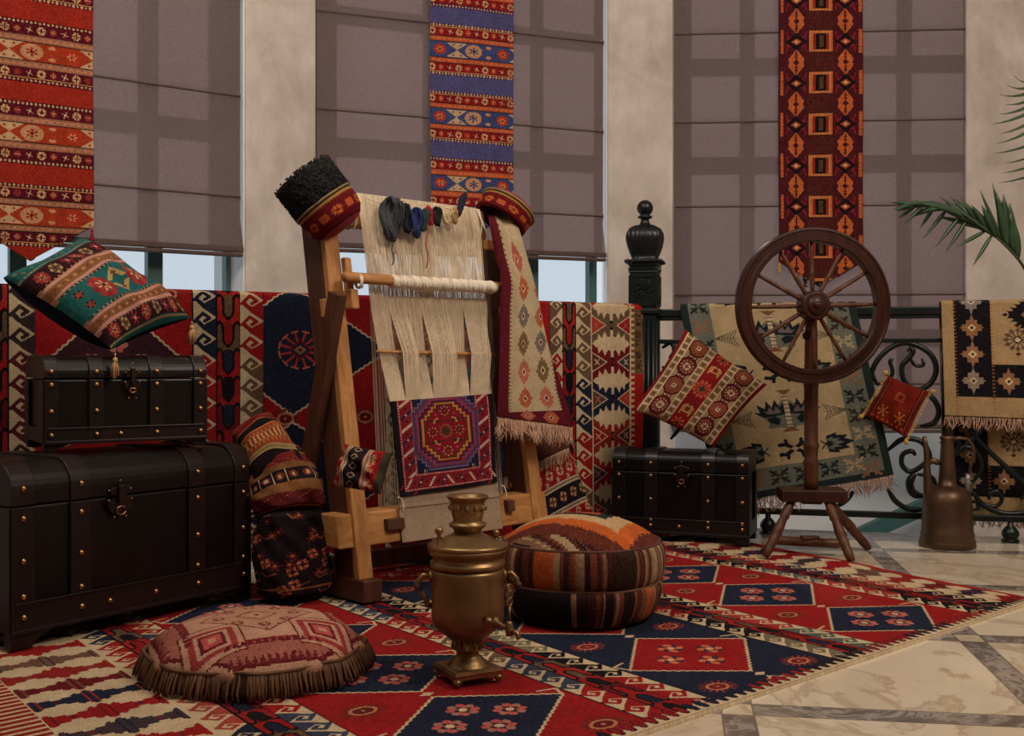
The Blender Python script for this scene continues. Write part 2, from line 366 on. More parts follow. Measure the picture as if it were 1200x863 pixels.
def field(c, x0, x1, per, y0, bg, fg, single=False):
    c.rect(x0, 0, x1, c.h, bg); cx = (x0+x1)/2; w = (x1-x0)/2
    for k in range(-1, int(c.h/per)+2):
        cy = y0+k*per; hw = w*.93; hh = per*.44
        if single: c.poly([(x0,cy-.72*hh),(cx-.55*w,cy-hh*1.08),(cx+.95*w,cy-.08*hh),(cx+.95*w,cy+.08*hh),(cx-.55*w,cy+hh*1.08),(x0,cy+.72*hh)], fg)
        else: c.dia(cx, cy, hw, hh, fg)
        for a, b in ((((x0,cy-.72*hh),(cx-.55*w,cy-hh*1.08)),((cx-.55*w,cy-hh*1.08),(cx+.95*w,cy-.08*hh)),((cx+.95*w,cy+.08*hh),(cx-.55*w,cy+hh*1.08)),((cx-.55*w,cy+hh*1.08),(x0,cy+.72*hh))) if single else (((cx-hw,cy),(cx,cy-hh)),((cx,cy-hh),(cx+hw,cy)),((cx+hw,cy),(cx,cy+hh)),((cx,cy+hh),(cx-hw,cy)))):
            jag(c, a, b, CREAM, c.r*2.2, c.r*4)
        for sx in (() if single else (-1, 1)):      # curls at the tips
            c.line([(cx+sx*hw*.98,cy),(cx+sx*w*.98,cy+per*.10),(cx+sx*w*.80,cy+per*.13)], c.r*2.5, CREAM)
        P1 = (PINK, (176,120,100), CREAM) if fg != RED else ((214,120,80), (60,50,70), CREAM)
        if single:
            A_ = (176,54,50); r = w*.36; keep = cx; cx = cx-w*.42
            for q in range(12):
                t = q*math.pi/6+.26; ex, ey = cx+math.cos(t)*r*.95, cy+math.sin(t)*r*.80
                c.line([(cx+math.cos(t)*r*.3,cy+math.sin(t)*r*.3),(ex,ey)], r*.10, A_); c.line([(ex-math.sin(t)*r*.14,ey+math.cos(t)*r*.14),(ex,ey),(ex+math.sin(t)*r*.14,ey-math.cos(t)*r*.14)], r*.07, (206,110,90))
            c.dia(cx, cy, r*.52, r*.44, DRED); c.dia(cx, cy, r*.42, r*.34, fg); c.dia(cx, cy, r*.28, r*.2, (150,110,84)); c.dia(cx, cy, r*.12, r*.1, DRED); cx = keep
        else:
          for dx, dy in ((-.34,0),(.34,0),(0,-.36),(0,.36)): flower(c, cx+dx*hw, cy+dy*hh, w*.155, P1[0], P1[1], P1[2])
        for sx in (-1, 1):
            medal(c, cx+sx*w*.66, cy+per/2, w*.2, (92,50,40) if bg == RED else (170,60,50), (196,130,90), DRED)
        c.dia(cx, cy+per/2, w*.08, per*.03, CREAM)
def arrows(c, x0, x1, per, y0=0.0):
    w = x1-x0; bgs = [RED, BROWN, DRED, NAVY, (150,40,30)]; ds = [(86,70,56), RED, (60,56,60), (176,60,44), (96,40,44)]
    h = [(.02,.5),(.10,.41),(.15,.40),(.17,.24),(.26,.35),(.32,.17),(.40,.33),(.462,.30),(.462,.06),(.538,.06),(.538,.30),(.60,.33),(.68,.17),(.74,.35),(.83,.24),(.85,.40),(.90,.41),(.98,.5)]
    full = h + [(a, 1-b) for a, b in reversed(h[1:-1])]
    for k in range(-1, int(c.h/per)+2):
        y = y0+k*per; c.rect(x0, y-per/2, x1, y+per/2, bgs[k % 5])
    for k in range(-1, int(c.h/per)+2):
        y = y0+k*per
        c.poly([(x0+a*w, y+b*per) for a, b in full], CREAM)
        for sx, q in ((x0, 1), (x1, -1)):
            d = ds[(k+(q > 0)*2) % 5]
            c.poly([(sx, y-per*.27),(sx+q*w*.36, y),(sx, y+per*.27)], d)
            c.line([(sx, y-per*.27),(sx+q*w*.36, y),(sx, y+per*.27)], c.r*1.5, CREAM)
            c.star(sx+q*w*.13, y, w*.07, per*.1, PINK if (k % 2) else CREAM, None, 4, .78)
        c.ell((x0+x1)/2, y-per*.09, w*.035, per*.045, BLACK); c.ell((x0+x1)/2, y+per*.09, w*.035, per*.045, BLACK)
    c.line([(x0,0),(x0,c.h)], c.r*2.4, CREAM)
def steps(c, x0, x1, per, y0=0.0):
    w = x1-x0; c.rect(x0, 0, x1, c.h, CREAM); cols = [RED, NAVY, DRED, (150,40,34), (120,84,66), RED, (70,52,60)]
    hs = [.30,.22,.14,.22,.32,.42,.32,.22,.14,.22,.30]
    for k in range(-1, int(c.h/per)+2):
        y = y0+k*per; n_ = len(hs)
        for q, h in enumerate(hs):
            c.rect(x0+w*q/n_, y-per*h, x0+w*(q+1)/n_+c.r*.2, y+per*h*.92, cols[k % 7] if q % 5 else cols[(k+2) % 7])
            if h > .25: c.rect(x0+w*(q+.3)/n_, y-per*(h+.05), x0+w*(q+.7)/n_, y+per*(h+.04), cols[k % 7])
        for sx in (.23, .77): c.dia(x0+w*sx, y, w*.03, per*.06, cols[(k+1) % 7])
    c.line([(x0,0),(x0,c.h)], c.r*3, CREAM)
def teeth(c, x0, x1, per, base, right=True):
    c.rect(x0, 0, x1, c.h, base); w = x1-x0
    for k in range(int(c.h/per)+1):
        if right: c.rect(x0, k*per, x0+w*.36, k*per+per*.42, CREAM)
        else: c.rect(x1-w*.36, k*per, x1, k*per+per*.42, CREAM)
FONT = {'A':".#. #.# #.# ### #.# #.# #.#",'S':".## #.. #.. .#. ..# ..# ##.",'I':"### .#. .#. .#. .#. .#. ###",'Y':"#.# #.# #.# .#. .#. .#. .#.",
 'R':"##. #.# #.# ##. #.# #.# #.#",'D':"##. #.# #.# #.# #.# #.# ##.",'J':"..# ..# ..# ..# ..# #.# .#.",'O':".#. #.# #.# #.# #.# #.# .#.",'U':"#.# #.# #.# #.# #.# #.# ###",'T':"### .#. .#. .#. .#. .#. .#."}
def text_up(c, txt, xl, yb, hgt, adv, col):   # reads bottom to top
    px = hgt/7; py = adv/4
    for ch in txt:
        if ch in FONT:
            for r_, row in enumerate(FONT[ch].split()):
                for q, b in enumerate(row):
                    if b == '#': c.rect(xl+r_*px, yb-(q+1)*py, xl+(r_+1)*px*1.02, yb-q*py, col)
        yb -= adv

def grid_uv(c): return np.meshgrid(np.linspace(0,1,c.nx+1), np.linspace(0,1,c.ny+1))
def bil(Q, U, Vv):    # Q = TL,TR,BR,BL
    Q = [np.array(q, float) for q in Q]; U = U[...,None]; Vv = Vv[...,None]
    return Q[0]*(1-U)*(1-Vv)+Q[1]*U*(1-Vv)+Q[2]*U*Vv+Q[3]*(1-U)*Vv
def spline(pts, t):   # pts list of (t, tuple)
    ts = [p[0] for p in pts]; A = np.array([p[1] for p in pts], float)
    # smooth (Catmull-like) via cubic hermite
    ts = np.array(ts, float); t = np.asarray(t, float); n = len(ts)
    m = np.zeros_like(A)
    for i in range(n):
        a, b = max(i-1,0), min(i+1,n-1); m[i] = (A[b]-A[a])/(ts[b]-ts[a])
    i = np.clip(np.searchsorted(ts, t)-1, 0, n-2); h = ts[i+1]-ts[i]; x = ((t-ts[i])/h)[...,None]; h = h[...,None]
    return (2*x**3-3*x**2+1)*A[i]+(x**3-2*x**2+x)*h*m[i]+(-2*x**3+3*x**2)*A[i+1]+(x**3-x**2)*h*m[i+1]
def fringe(name, tops, length, mat, parent, r=0.0022, jit=0.3, dirv=(0,0,-1), per=1, curl=0.006, n=4):
    mb = MB(); d = Vector(dirv)
    for p in tops:
        for q in range(per):
            a = Vector((random.gauss(0,jit), random.gauss(0,jit), random.gauss(0,jit*.3))); L = length*random.uniform(.75,1.1)
            pts = []; p0 = Vector(p)+Vector((random.uniform(-1,1),random.uniform(-1,1),0))*0.002; ph = random.uniform(0,6)
            for k in range(n+1):
                t = k/n; pts.append(p0 + d*(L*t) + a*(L*t*t) + Vector((math.sin(ph+5*t), math.cos(ph+4*t), 0))*curl*t)
            mb.tube(pts, [r]*n+[r*.6], 4, True)
    return tag(mb.build(name, mat, parent, smooth=True), kind='stuff')

# ================================================================== SETTING
cam = bpy.data.cameras.new('camera'); co = bpy.data.objects.new('camera', cam); COL.objects.link(co)
co.location = (0,0,H); co.rotation_euler = (math.radians(90),0,0)
cam.sensor_width = 36; cam.lens = F/1200*36; cam.shift_y = -6.5/1200; cam.clip_start = 0.05; cam.clip_end = 200
SC.camera = co

RA = V(-1.726, 3.74, 0); RB = V(0.573, 5.04, 0); RD = (RB-RA).normalized(); RN = V(RD.y, -RD.x, 0)  # left rail, RN toward camera
def s_of(px):
    r = (px-600)/F; k = (r*RA.y-RA.x)/(RD.x-r*RD.y); return k
QA = V(0.612, 5.069, 0); QB = V(3.4, 4.372, 0); QD = (QB-QA).normalized(); QN = V(QD.y, -QD.x, 0)   # right rail
def q_of(px):
    r = (px-600)/F; return (r*QA.y-QA.x)/(QD.x-r*QD.y)
def QP(px, py, off=0.0):    # point on right rail plane
    b = QA+QN*off; r = (px-600)/F; k = (r*b.y-b.x)/(QD.x-r*QD.y); p = b+QD*k
    return V(p.x, p.y, H-(py-HY)/F*p.y)
L0 = RA-RD*1.9
fl = MB(); edge = 0.14
poly = [(-4.2,-3.2),(4.4,-3.2),(4.4,(QB-QN*edge+QD).y+0.0)]
e1 = QA-QN*edge+QD*3.6; e2 = QA-QN*edge-QD*0.05; e3 = L0-RN*edge; 
poly = [(-4.2,-3.2),(4.4,-3.2),(4.4,e1.y-.1),(e1.x,e1.y),(e2.x,e2.y),(e3.x,e3.y),(-4.2,e3.y-.5)]
fl.prismz(poly, -0.22, 0.0); struct('floor', fl, MARBLE)
lo = MB(); lo.box((-4.6,2.2,-1.9),(5.0,7.2,-1.75)); struct('floor_lower', lo, MARBLE)
ce = MB(); ce.prismz([(-4.6,-3.6),(5.0,-3.6),(5.0,6.5),(.7,6.78),(.4,6.7),(-1.2,6.15),(-1.6,5.75),(-3.3,4.7),(-4.6,3.3)], 4.0, 4.12); struct('ceiling', ce, WHITEF)
w = MB(); w.box((-4.5,-3.4,-1.8),(-4.3,3.0,4.0)); struct('wall_left', w, PLASTER)
w = MB(); w.box((4.5,-3.4,-1.8),(4.7,6.3,4.0)); struct('wall_right', w, PLASTER)
w = MB(); w.box((-4.5,-3.5,-1.8),(4.7,-3.3,4.0)); struct('wall_front', w, PLASTER)
WP = [V(-4.3,3.0,0), V(-2.99,4.43,0), V(-1.332,5.55,0), V(-1.033,5.84,0), V(.556,6.45,0), V(.938,6.45,0), V(2.599,6.35,0), V(4.6,6.2,0)]
def frame_of(a, b):
    d = (b-a).normalized(); n = V(-d.y, d.x, 0)      # n points outside (away from room)
    if n.y < 0: n = -n
    return d, n, (b-a).length, Matrix(((d.x,n.x,0,a.x),(d.y,n.y,0,a.y),(0,0,1,0),(0,0,0,1)))
for i, nm in ((0,'wall_back_left'),(2,'wall_back_pier'),(4,'wall_back_column'),(6,'wall_back_right')):
    d, n, L, M = frame_of(WP[i], WP[i+1]); w = MB(M); w.box((0,0,-1.8),(L,.30,4.0)); struct(nm, w, PLASTER, bevel=.006)
    # white painted reveals on both sides of each pier
    if i in (2,4,6):
        r = MB(M); r.box((-.008,.012,-1.8),(0,.30,4.0)); struct('trim_%d' % (i+1), r, WHITEF)
    if i in (0,2,4):
        r = MB(M); r.box((L,.012,-1.8),(L+.008,.30,4.0)); struct('trim_%d' % (i+2), r, WHITEF)
WIN = {}
def window(i, k, vpx, hz, low=-1.8):
    a, b = WP[i], WP[i+1]; d, n, L, M = frame_of(a, b); WIN[k] = (d, n, L, M)
    fr = MB(M); y0, y1 = .13, .19
    xs = []
    for px in vpx:
        A = a+n*.16; r = (px-600)/F; kk = (r*A.y-A.x)/(d.x-r*d.y); xs.append(kk)
    fr.box((0.008,y0,low),(0.055,y1,4.0)); fr.box((L-.055,y0,low),(L-.008,y1,4.0))
    fr.box((0,y0,low),(L,y1,low+.06)); fr.box((0,y0,3.94),(L,y1,4.0))
    for x, hw in zip(xs, [.036]*len(xs)):
        if .06 < x < L-.06: fr.box((x-hw,y0,low),(x+hw,y1,4.0))
    for z in hz: fr.box((.02,y0+.005,z-.03),(L-.02,y1-.005,z+.03))
    root = struct('window_%d' % k, fr, TEALF)
    g = MB(M); g.box((.02,.158,low+.03),(L-.02,.164,3.97)); g.build('window_glass', GLASS, root)
window(1, 1, [180, 20, -140], [0.30, 2.05, 2.75, 3.4])
window(3, 2, [694, 622, 500, 385], [0.30, 2.05, 2.75, 3.4])
window(5, 3, [862, 1041], [1.05, 2.05, 2.62, 3.25], 0.44)

# roman blinds
def blind(k, x0, x1, zb, folds, label, skew=0.0, flare=0.012):
    d, n, L, M = WIN[k]; zt = 3.96
    t = thing('roman_blind', label, 'blind', (M @ V((x0+x1)/2, -.02, zb)), 'roman blinds')
    nz, nx = 260, 24
    zs = np.linspace(zt, zb, nz+1); us = np.linspace(0,1,nx+1); U, Z = np.meshgrid(us, zs)
    y = np.full_like(Z, -.012)
    prev = zt; fl_ = sorted(folds, reverse=True)
    dd = np.full_like(Z, 9.0)
    for f in fl_: dd = np.minimum(dd, np.abs(Z-f))
    y -= 0.010*np.exp(-(dd/.014)**2); y += .006*np.sin(U*9+Z*2.1+k)*np.exp(-(dd/.3)**0)
    Xl = x0+(x1-x0)*U + (np.where(Z < zb+.16, (zb+.16-Z)*.12, 0)*(U*2-1))
    pts = np.stack([Xl, y, Z], -1); Mn = np.array(M)
    W = pts @ Mn[:3,:3].T + Mn[:3,3]
    grids('blind_fabric', [(W, None)], BLIND, t)
    for f in fl_:
        mb = MB(M); mb.tube([(x0+.004+(x1-x0-.008)*q/12, -.024+.006*math.sin(q*.75+f*2.1+k), f) for q in range(13)], .005, 6); mb.build('rod_pocket', BLIND, t, smooth=True)
    mb = MB(M); mb.box((x0-.015,-.030,zb-.012),(x1+.015,-.006,zb+.016)); mb.build('hem_bar', BLIND, t, bevel=.006)
    mb = MB(M); mb.box((x0-.008,-.04,zb-.034),(x1+.008,.004,zb-.016)); mb.build('hem_fold', BLIND, t, bevel=.006)
def zat(k, px, py):
    d, n, L, M = WIN[k]; a = V(M[0][3], M[1][3], 0); r = (px-600)/F; q = (r*a.y-a.x)/(d.x-r*d.y); D = a.y+d.y*q
    return H-(py-HY)/F*D
z1 = zat(1, 200, 103); z1b = zat(1, 200, 225); blind(1, -.02, WIN[1][2]-.034, zat(1, 200, 289), [z1+1.0, z1+.5, z1, z1b], 'mauve grey roman blind at the far left, behind the red runner')
z2 = zat(2, 550, 34); blind(2, .002, WIN[2][2]-.034, zat(2, 650, 298), [z2+.5, z2, zat(2,550,143), zat(2,680,253)], 'mauve grey roman blind in the middle, behind the blue striped runner')
z3 = zat(3, 960, 39); blind(3, .002, WIN[3][2]-.010, zat(3, 960, 500), [z3+.5, z3, zat(3,960,143), zat(3,960,242), zat(3,960,346), zat(3,960,450)], 'long mauve grey roman blind on the right, hanging to below the railing top')

# green sloping members seen low through the right window (outside stair)
for (p, q) in (((1030,618),(1100,586)), ((1135,628),(1230,570))):
    mb = MB(); A = P(p[0],p[1],6.8); B = P(q[0],q[1],6.8); e = (B-A); mb.beam(A-e*.8, B+e*2.2, (0,1,0), .05, .10)
    tag(mb.build('stair_stringer', TEALF, None, A, bevel=.004), 'dark green sloping stair beam outside, %s of the copper ewer' % ('left' if p[0] < 1100 else 'right'), 'beam', 'sloping stair beams outside the window')
w = MB(); w.box((0.7,7.0,-2.0),(5.6,7.12,.62)); struct('wall_parapet', w, WHITEF)
g = MB(); g.box((-7,7.4,-2.1),(8,16,-2.0)); struct('ground_outside', g, PLASTER)

# ------------------------------------------------------------------ hanging runners on the blinds
def runner_stripes(w, h, r, base, alt):
    c = Cv(w, h, r, DRED); per = .365; B = dict(red=dict(main=(176,60,32), plainb=(166,44,28), strip=(168,112,84), fl=MAROON),
        blue=dict(main=(66,78,128), plainb=(86,84,134), strip=(192,96,60), fl=(140,24,28)))[base]
    y = alt
    while y > -per: y -= per
    while y < h:
        c.rect(0, y, w, y+.086, B['main'])          # medallion band, centre y+.043
        m = y+.043; 
        for cx0 in (-.36, 0, .36):
            cx = w/2-.09+cx0
            c.poly([(cx-.06,y+.004),(cx+.0,m),(cx-.06,y+.082),(cx+.06,y+.082),(cx,m),(cx+.06,y+.004)], (214,176,132))
            for sx in (-1,1):
                for sy in (-1,1): c.dia(cx+sx*.02, m+sy*.028, .008, .006, B['main'])
            c.ell(cx+.095, m, .048, .036, (206,150,106)); c.ell(cx+.095, m, .026, .02, B['main']); c.star(cx+.095, m, .03,.022,(214,176,132),DRED,6,0,.004)
            c.ell(cx-.095, m, .034, .028, (190,58,38)); c.star(cx-.095, m, .02,.016,(226,170,110),DRED,6,0,.004)
            for sy in (-1,1): c.ell(cx+.18, m+sy*.026, .016, .008, (220,150,100))
        for sgn, y0 in ((1, y+.086), (-1, y)):
            a, b = (y0, y0+.030) if sgn > 0 else (y0-.030, y0)
            c.rect(0, a, w, b, B['strip']); c.line([(0,(a+b)/2),(w,(a+b)/2)], .010, tuple(min(255,int(q*1.22)) for q in B['strip']))
            for q in range(int(w/.03)+1): c.rect(q*.03, (a+b)/2-.004, q*.03+.012, (a+b)/2+.004, B['strip'])
            c.line([(0,a),(w,a)], .004, BLACK); c.line([(0,b),(w,b)], .004, BLACK)
            a2, b2 = (b, b+.048) if sgn > 0 else (a-.048, a)
            c.rect(0, a2, w, b2, B['fl']); mm = (a2+b2)/2
            for q in range(int(w/.05)+2):
                x = q*.05+.012; kk = q % 3
                if kk == 0: flower(c, x, mm, .020, (224,180,130), (206,150,104), MAROON)
                elif kk == 1: c.ell(x, mm, .015,.015,(186,70,44) if base == 'blue' else (150,50,46)); c.star(x, mm, .010,.010,(214,150,100),None,4,0,.003)
                else: c.star(x, mm, .014,.014,(216,150,130),(240,210,170),4,.4,.004)
            c.line([(0,a2 if sgn < 0 else b2),(w,a2 if sgn < 0 else b2)], .005, (208,150,92))
            a3, b3 = (b2, b2+.018) if sgn > 0 else (a2-.018, a2)
            c.rect(0, a3, w, b3, B['fl'] if base == 'red' else (86,40,70))
            for q in range(int(w/.018)+1): c.dia(q*.018, (a3+b3)/2, .006, .007, (222,184,140))
        c.rect(0, y+.086+.030+.048+.018, w, y+per-.030-.048-.018, B['plainb'])
        y += per
    return c.speck(9)
def runner_medallion(w, h, r, y0):
    c = Cv(w, h, r, (84,26,34)); per = .236; O = (212,110,58); O2 = (190,84,44)
    y = y0
    while y > -per: y -= per
    while y < h+per:
        for cx in (w*.21, w*.79):
            c.poly([(cx-.045,y-.02),(cx,y-.075),(cx+.045,y-.02),(cx+.038,y),(cx+.045,y+.02),(cx,y+.075),(cx-.045,y+.02),(cx-.038,y)], O)
            c.dia(cx, y, .02, .016, (76,22,28)); c.line([(cx,y-.06),(cx,y-.018)], .006, (70,20,26)); c.line([(cx,y+.018),(cx,y+.06)], .006, (70,20,26))
            for q in (-.045,-.03,.03,.045): c.line([(cx-.008,y+q),(cx+.008,y+q)], .006, (70,20,26))
            yy = y+per/2; c.dia(cx, yy, .062, .05, (32,18,26)); c.dia(cx, yy, .03, .02, O2); c.dia(cx, yy, .014,.01,(236,190,140))
            for sx in (-1,1):
                c.line([(cx+sx*.055,yy-.055),(cx+sx*.045,yy-.015),(cx+sx*.03,yy-.03)], .008, (150,34,56)); c.line([(cx+sx*.055,yy+.055),(cx+sx*.045,yy+.015),(cx+sx*.03,yy+.03)], .008, (150,34,56))
        c.rect(w/2-.065, y-.06+per*.5, w/2+.065, y+.06+per*.5, (226,150,84)); 
        for q in range(7): c.rect(w/2-.06+q*.019, y-.056+per*.5, w/2-.05+q*.019, y+.056+per*.5, O)
        c.rect(w/2-.047, y-.047+per*.5, w/2+.047, y+.047+per*.5, (168,44,34)); c.rect(w/2-.03, y-.045+per*.5, w/2+.03, y+.045+per*.5, (26,18,24))
        c.rect(w/2-.012, y-.035+per*.5, w/2+.012, y+.035+per*.5, (96,68,44))
        c.rect(w/2-.075, y-.052, w/2+.075, y+.052, (88,34,30))
        for q in range(26): c.rect(*(lambda a,b:(a,b,a+.008,b+.006))(w/2-.07+RNG.rand()*.13, y-.05+RNG.rand()*.095), [(60,60,36),(130,30,44),(40,22,28)][q%3])
        for sx in (.012, w-.024):
            c.rect(sx, y+per*.5-.068, sx+.018, y+per*.5+.068, O)
            for q in range(6): c.rect(sx, y+per*.5-.06+q*.022, sx+.018, y+per*.5-.055+q*.022, O2)
        y += per
    return c.speck(10)
def hang_runner(k, pxl, pxr, tip, cv, name, label, xoff=-.045, gf=.31, tassels=True):
    d, n, L, M = WIN[k]; a = V(M[0][3], M[1][3], 0)+n*xoff
    def along(px): r = (px-600)/F; return (r*a.y-a.x)/(d.x-r*d.y)
    x0, x1 = along(pxl), along(pxr); xm = (x0+x1)/2; w_ = x1-x0
    ztip = zat(k, (pxl+pxr)/2, tip); zt = 3.93
    c = cv(w_, zt-ztip, .004)
    # cut to a point: bottom rows squeezed into a gore
    nx, ny = c.nx, c.ny; g = w_*gf
    U, Vv = grid_uv(c); zz = zt-(zt-ztip)*Vv
    X = x0+w_*U; shoulder = ztip+g
    half = np.clip((zz-ztip)/g, 0, 1)
    Xc = xm+np.clip(X-xm, -w_/2*half, w_/2*half)
    Y = xoff-.004+.007*np.sin(zz*5.3+U*2+k)+.004*np.sin(U*7+zz*3)
    pts = np.stack([Xc, Y, zz], -1); Mn = np.array(M); W = pts @ Mn[:3,:3].T + Mn[:3,3]
    t = thing(name, label, 'kilim', M @ V(xm, xoff, ztip), 'kilim runners hanging on the blinds')
    grids('runner_cloth', [(W, c.a)], RUGM, t, solid=.005)
    if tassels:
        for q, (x, z) in enumerate(((x0+.006, shoulder-.01), (x1-.006, shoulder-.01))):
            p = M @ V(x, xoff-.006, z); mb = MB()
            mb.lathe([(.004,0),(.009,-.01),(.006,-.018),(.012,-.05),(.009,-.055)], 8, p); mb.build('tassel', plain('tassel_red%d%d'%(k,q), (150,24,34) if k != 3 else (196,150,60), .8), t, smooth=True)
hang_runner(1, -42, 109, 306, lambda w,h,r: runner_stripes(w, h, r, 'red', h-(zat(1,33,155)-zat(1,33,306))-.03), 'hanging_kilim_runner', 'red kilim runner with flower bands hanging at far left')
hang_runner(2, 504, 601, 276, lambda w,h,r: runner_stripes(w, h, r, 'blue', h-(zat(2,550,141)-zat(2,550,276))-.043), 'hanging_kilim_runner', 'blue and orange striped kilim runner hanging above the loom', gf=.27, tassels=False)
hang_runner(3, 912, 1011, 337, lambda w,h,r: runner_medallion(w, h, r, h-(zat(3,960,76)-zat(3,960,337))), 'hanging_kilim_runner', 'dark runner with orange medallions hanging behind the spinning wheel')
# ================================================================== BALUSTRADE
def rail_section(M, L, x0, label, scrolls, feet, name='iron_railing', diag=None):
    t = thing(name, label, 'railing', M @ V(x0, 0, 0))
    mb = MB(M); mb.box((x0,-.028,.965),(x0+L,.028,1.002)); mb.box((x0,-.02,.95),(x0+L,.02,.966)); mb.build('handrail', IRON, t, bevel=.006)
    mb = MB(M); mb.box((x0,-.012,.845),(x0+L,.012,.865)); mb.build('upper_bar', IRON, t, bevel=.003)
    mb = MB(M); mb.box((x0,-.014,.085),(x0+L,.014,.112)); mb.build('bottom_bar', IRON, t, bevel=.003)
    def cur(pts, r=.011):
        pts = [V(*p) for p in pts]
        out = []
        A = [(k/(len(pts)-1), tuple(p)) for k, p in enumerate(pts)]
        for q in spline(A, np.linspace(0,1,len(pts)*6)): out.append(V(*q))
        mb = MB(M); rr = [r]*len(out)
        for k in range(6): rr[k] = r*(.6+.08*k); rr[-1-k] = r*(.5+.1*k)
        mb.tube(out, rr, 8); return mb
    for pts, r in scrolls: cur(pts, r).build('scroll', IRON, t, smooth=True)
    for x in feet:
        mb = MB(M); mb.lathe([(.012,.1),(.012,.07),(.022,.062),(.034,.045),(.036,.03),(.028,.016),(.036,.008),(.036,.0)], 20, (x,0,0)); mb.build('ball_foot', IRON, t, smooth=True)
    return t
def Mf(a, d, n): return Matrix(((d.x,-n.x,0,a.x),(d.y,-n.y,0,a.y),(0,0,1,0),(0,0,0,1)))   # y axis away from camera
MR = Mf(QA, QD, QN); ML = Mf(RA, RD, RN)
def ring(cx, cz, rx, rz, a0, a1, n=14, k=1.0): 
    return [(cx+rx*(1-(1-k)*i/n)*math.cos(math.radians(a0+(a1-a0)*i/n)), 0, cz+rz*(1-(1-k)*i/n)*math.sin(math.radians(a0+(a1-a0)*i/n))) for i in range(n+1)]
x1062 = q_of(1062); zz = lambda px, py: QP(px, py).z
def scr(px, py): q = q_of(px); return (q, 0, zz(px, py))
S = []
def pxs(lst, r=.011): S.append(([scr(*p) for p in lst], r))
pxs([(1020,470),(1022,435),(1038,412),(1062,402),(1088,413),(1097,432),(1090,450),(1074,457),(1060,447),(1057,430),(1065,420),(1070,412),(1066,406)], .012)
pxs([(1066,418),(1072,428),(1082,428),(1080,420)], .008); pxs([(1063,412),(1070,404),(1064,400)], .008)
pxs([(1074,457),(1092,466),(1100,482),(1094,496),(1078,500)], .012)
pxs([(1042,446),(1046,436),(1043,424),(1047,421)], .009); pxs([(1022,435),(1028,450),(1040,446)], .008)
pxs([(1040,528),(1058,515),(1078,517),(1088,530),(1090,545)], .012)
pxs([(1073,534),(1068,529),(1058,533),(1057,545),(1066,553),(1078,548),(1088,538)], .011)
pxs([(1072,555),(1066,566),(1070,578),(1082,582)], .018); pxs([(1075,556),(1092,560),(1098,575)], .010)
pxs([(1040,573),(1050,588),(1066,597),(1085,597)], .012); pxs([(1000,576),(992,586),(978,596)], .012)
pxs([(1102,520),(1112,512),(1124,520),(1120,532),(1112,530)], .010)
# next panel: crossing diagonals, hub and lower scrolls
pxs([(1108,545),(1150,505),(1200,465),(1230,440)], .011); pxs([(1112,470),(1150,520),(1200,566),(1225,590)], .011)
pxs([(1118,535),(1130,524),(1144,530),(1150,548),(1140,566)], .011)
pxs([(1140,577),(1152,592),(1178,602),(1210,598),(1235,575)], .012)
pxs([(1160,586),(1159,580),(1168,576),(1174,586),(1166,594),(1152,590)], .009); pxs([(1138,598),(1146,596),(1144,588),(1137,590)], .008)
pxs([(1196,586),(1206,578),(1214,588),(1206,596)], .009)
pxs([(862,596),(880,590),(905,570)], .010); pxs([(776,408),(786,402),(790,412),(784,420)], .010); pxs([(776,430),(790,440),(800,470),(796,500),(786,515)], .011)
Lr = 2.75
for x in (q_of(1200)+.25, q_of(1200)+.5): pass
rt = rail_section(MR, Lr, .0, 'dark green wrought iron railing with scrolls, right of the post', S, [q_of(1184), q_of(900)])
for px in (1106,):
    mb = MB(MR); q = q_of(px); mb.box((q-.008,-.008,.1),(q+.008,.008,.96)); mb.build('baluster', IRON, rt, bevel=.002)
SL = []
for k in range(4):
    cx = .55+.62*k; SL.append((ring(cx, .62, .2, .2, 200, -140, 14, .5), .012)); SL.append((ring(cx, .32, .18, .17, 20, 330, 14, .5), .012))
lt = rail_section(ML, (RB-RA).length+1.6-.06, -1.6, 'dark iron railing under the long red kilim, left of the post', SL, [.3, 1.7])
# newel post
pt = thing('newel_post', 'black fluted iron newel post with a ball finial, between the two railings', 'post', (.598,5.055,0))
cx, cy = .606, 5.055
ang = math.atan2(QD.y, QD.x)
MP = Matrix.Translation((cx,cy,0)) @ Matrix.Rotation(ang, 4, 'Z'); a = .062
mb = MB(MP); a_ = a-.006; mb.box((-a_,-a_,.0),(a_,a_,.99)); mb.build('shaft', IRON, pt, bevel=.003)
for k in range(4):
    Mk = MP @ Matrix.Rotation(k*math.pi/2, 4, 'Z')
    mb = MB(Mk)
    for q in range(5): x = -.044+.022*q; mb.tube([(x,-a_,.08),(x,-a_,.955)], .0085, 6)
    mb.build('fluting', IRON, pt, smooth=True)
    mb = MB(Mk)     # carved panel with a scroll rosette
    z0, z1_ = 1.015, 1.155; yb = -a-.006
    for (A, B) in (((-.054,yb,z0),(.054,yb+.01,z0+.01)),((-.054,yb,z1_-.01),(.054,yb+.01,z1_)),((-.054,yb,z0),(-.044,yb+.01,z1_)),((.044,yb,z0),(.054,yb+.01,z1_))): mb.box(A, B)
    zc = (z0+z1_)/2
    for q in range(8):
        tt = q*math.pi/4; pts = [(math.cos(tt+u*.9)*.042*u, yb+.006, zc+math.sin(tt+u*.9)*.052*u) for u in (.15,.4,.65,.9,1.0)]; mb.tube(pts, [.004,.006,.006,.005,.003], 6)
    for q in range(6): mb.tube([(-.045+.018*q,yb+.004,1.175),(-.04+.018*q,yb+.004,1.19)], .006, 6)
    mb.build('carved_panel', IRON, pt, smooth=False)
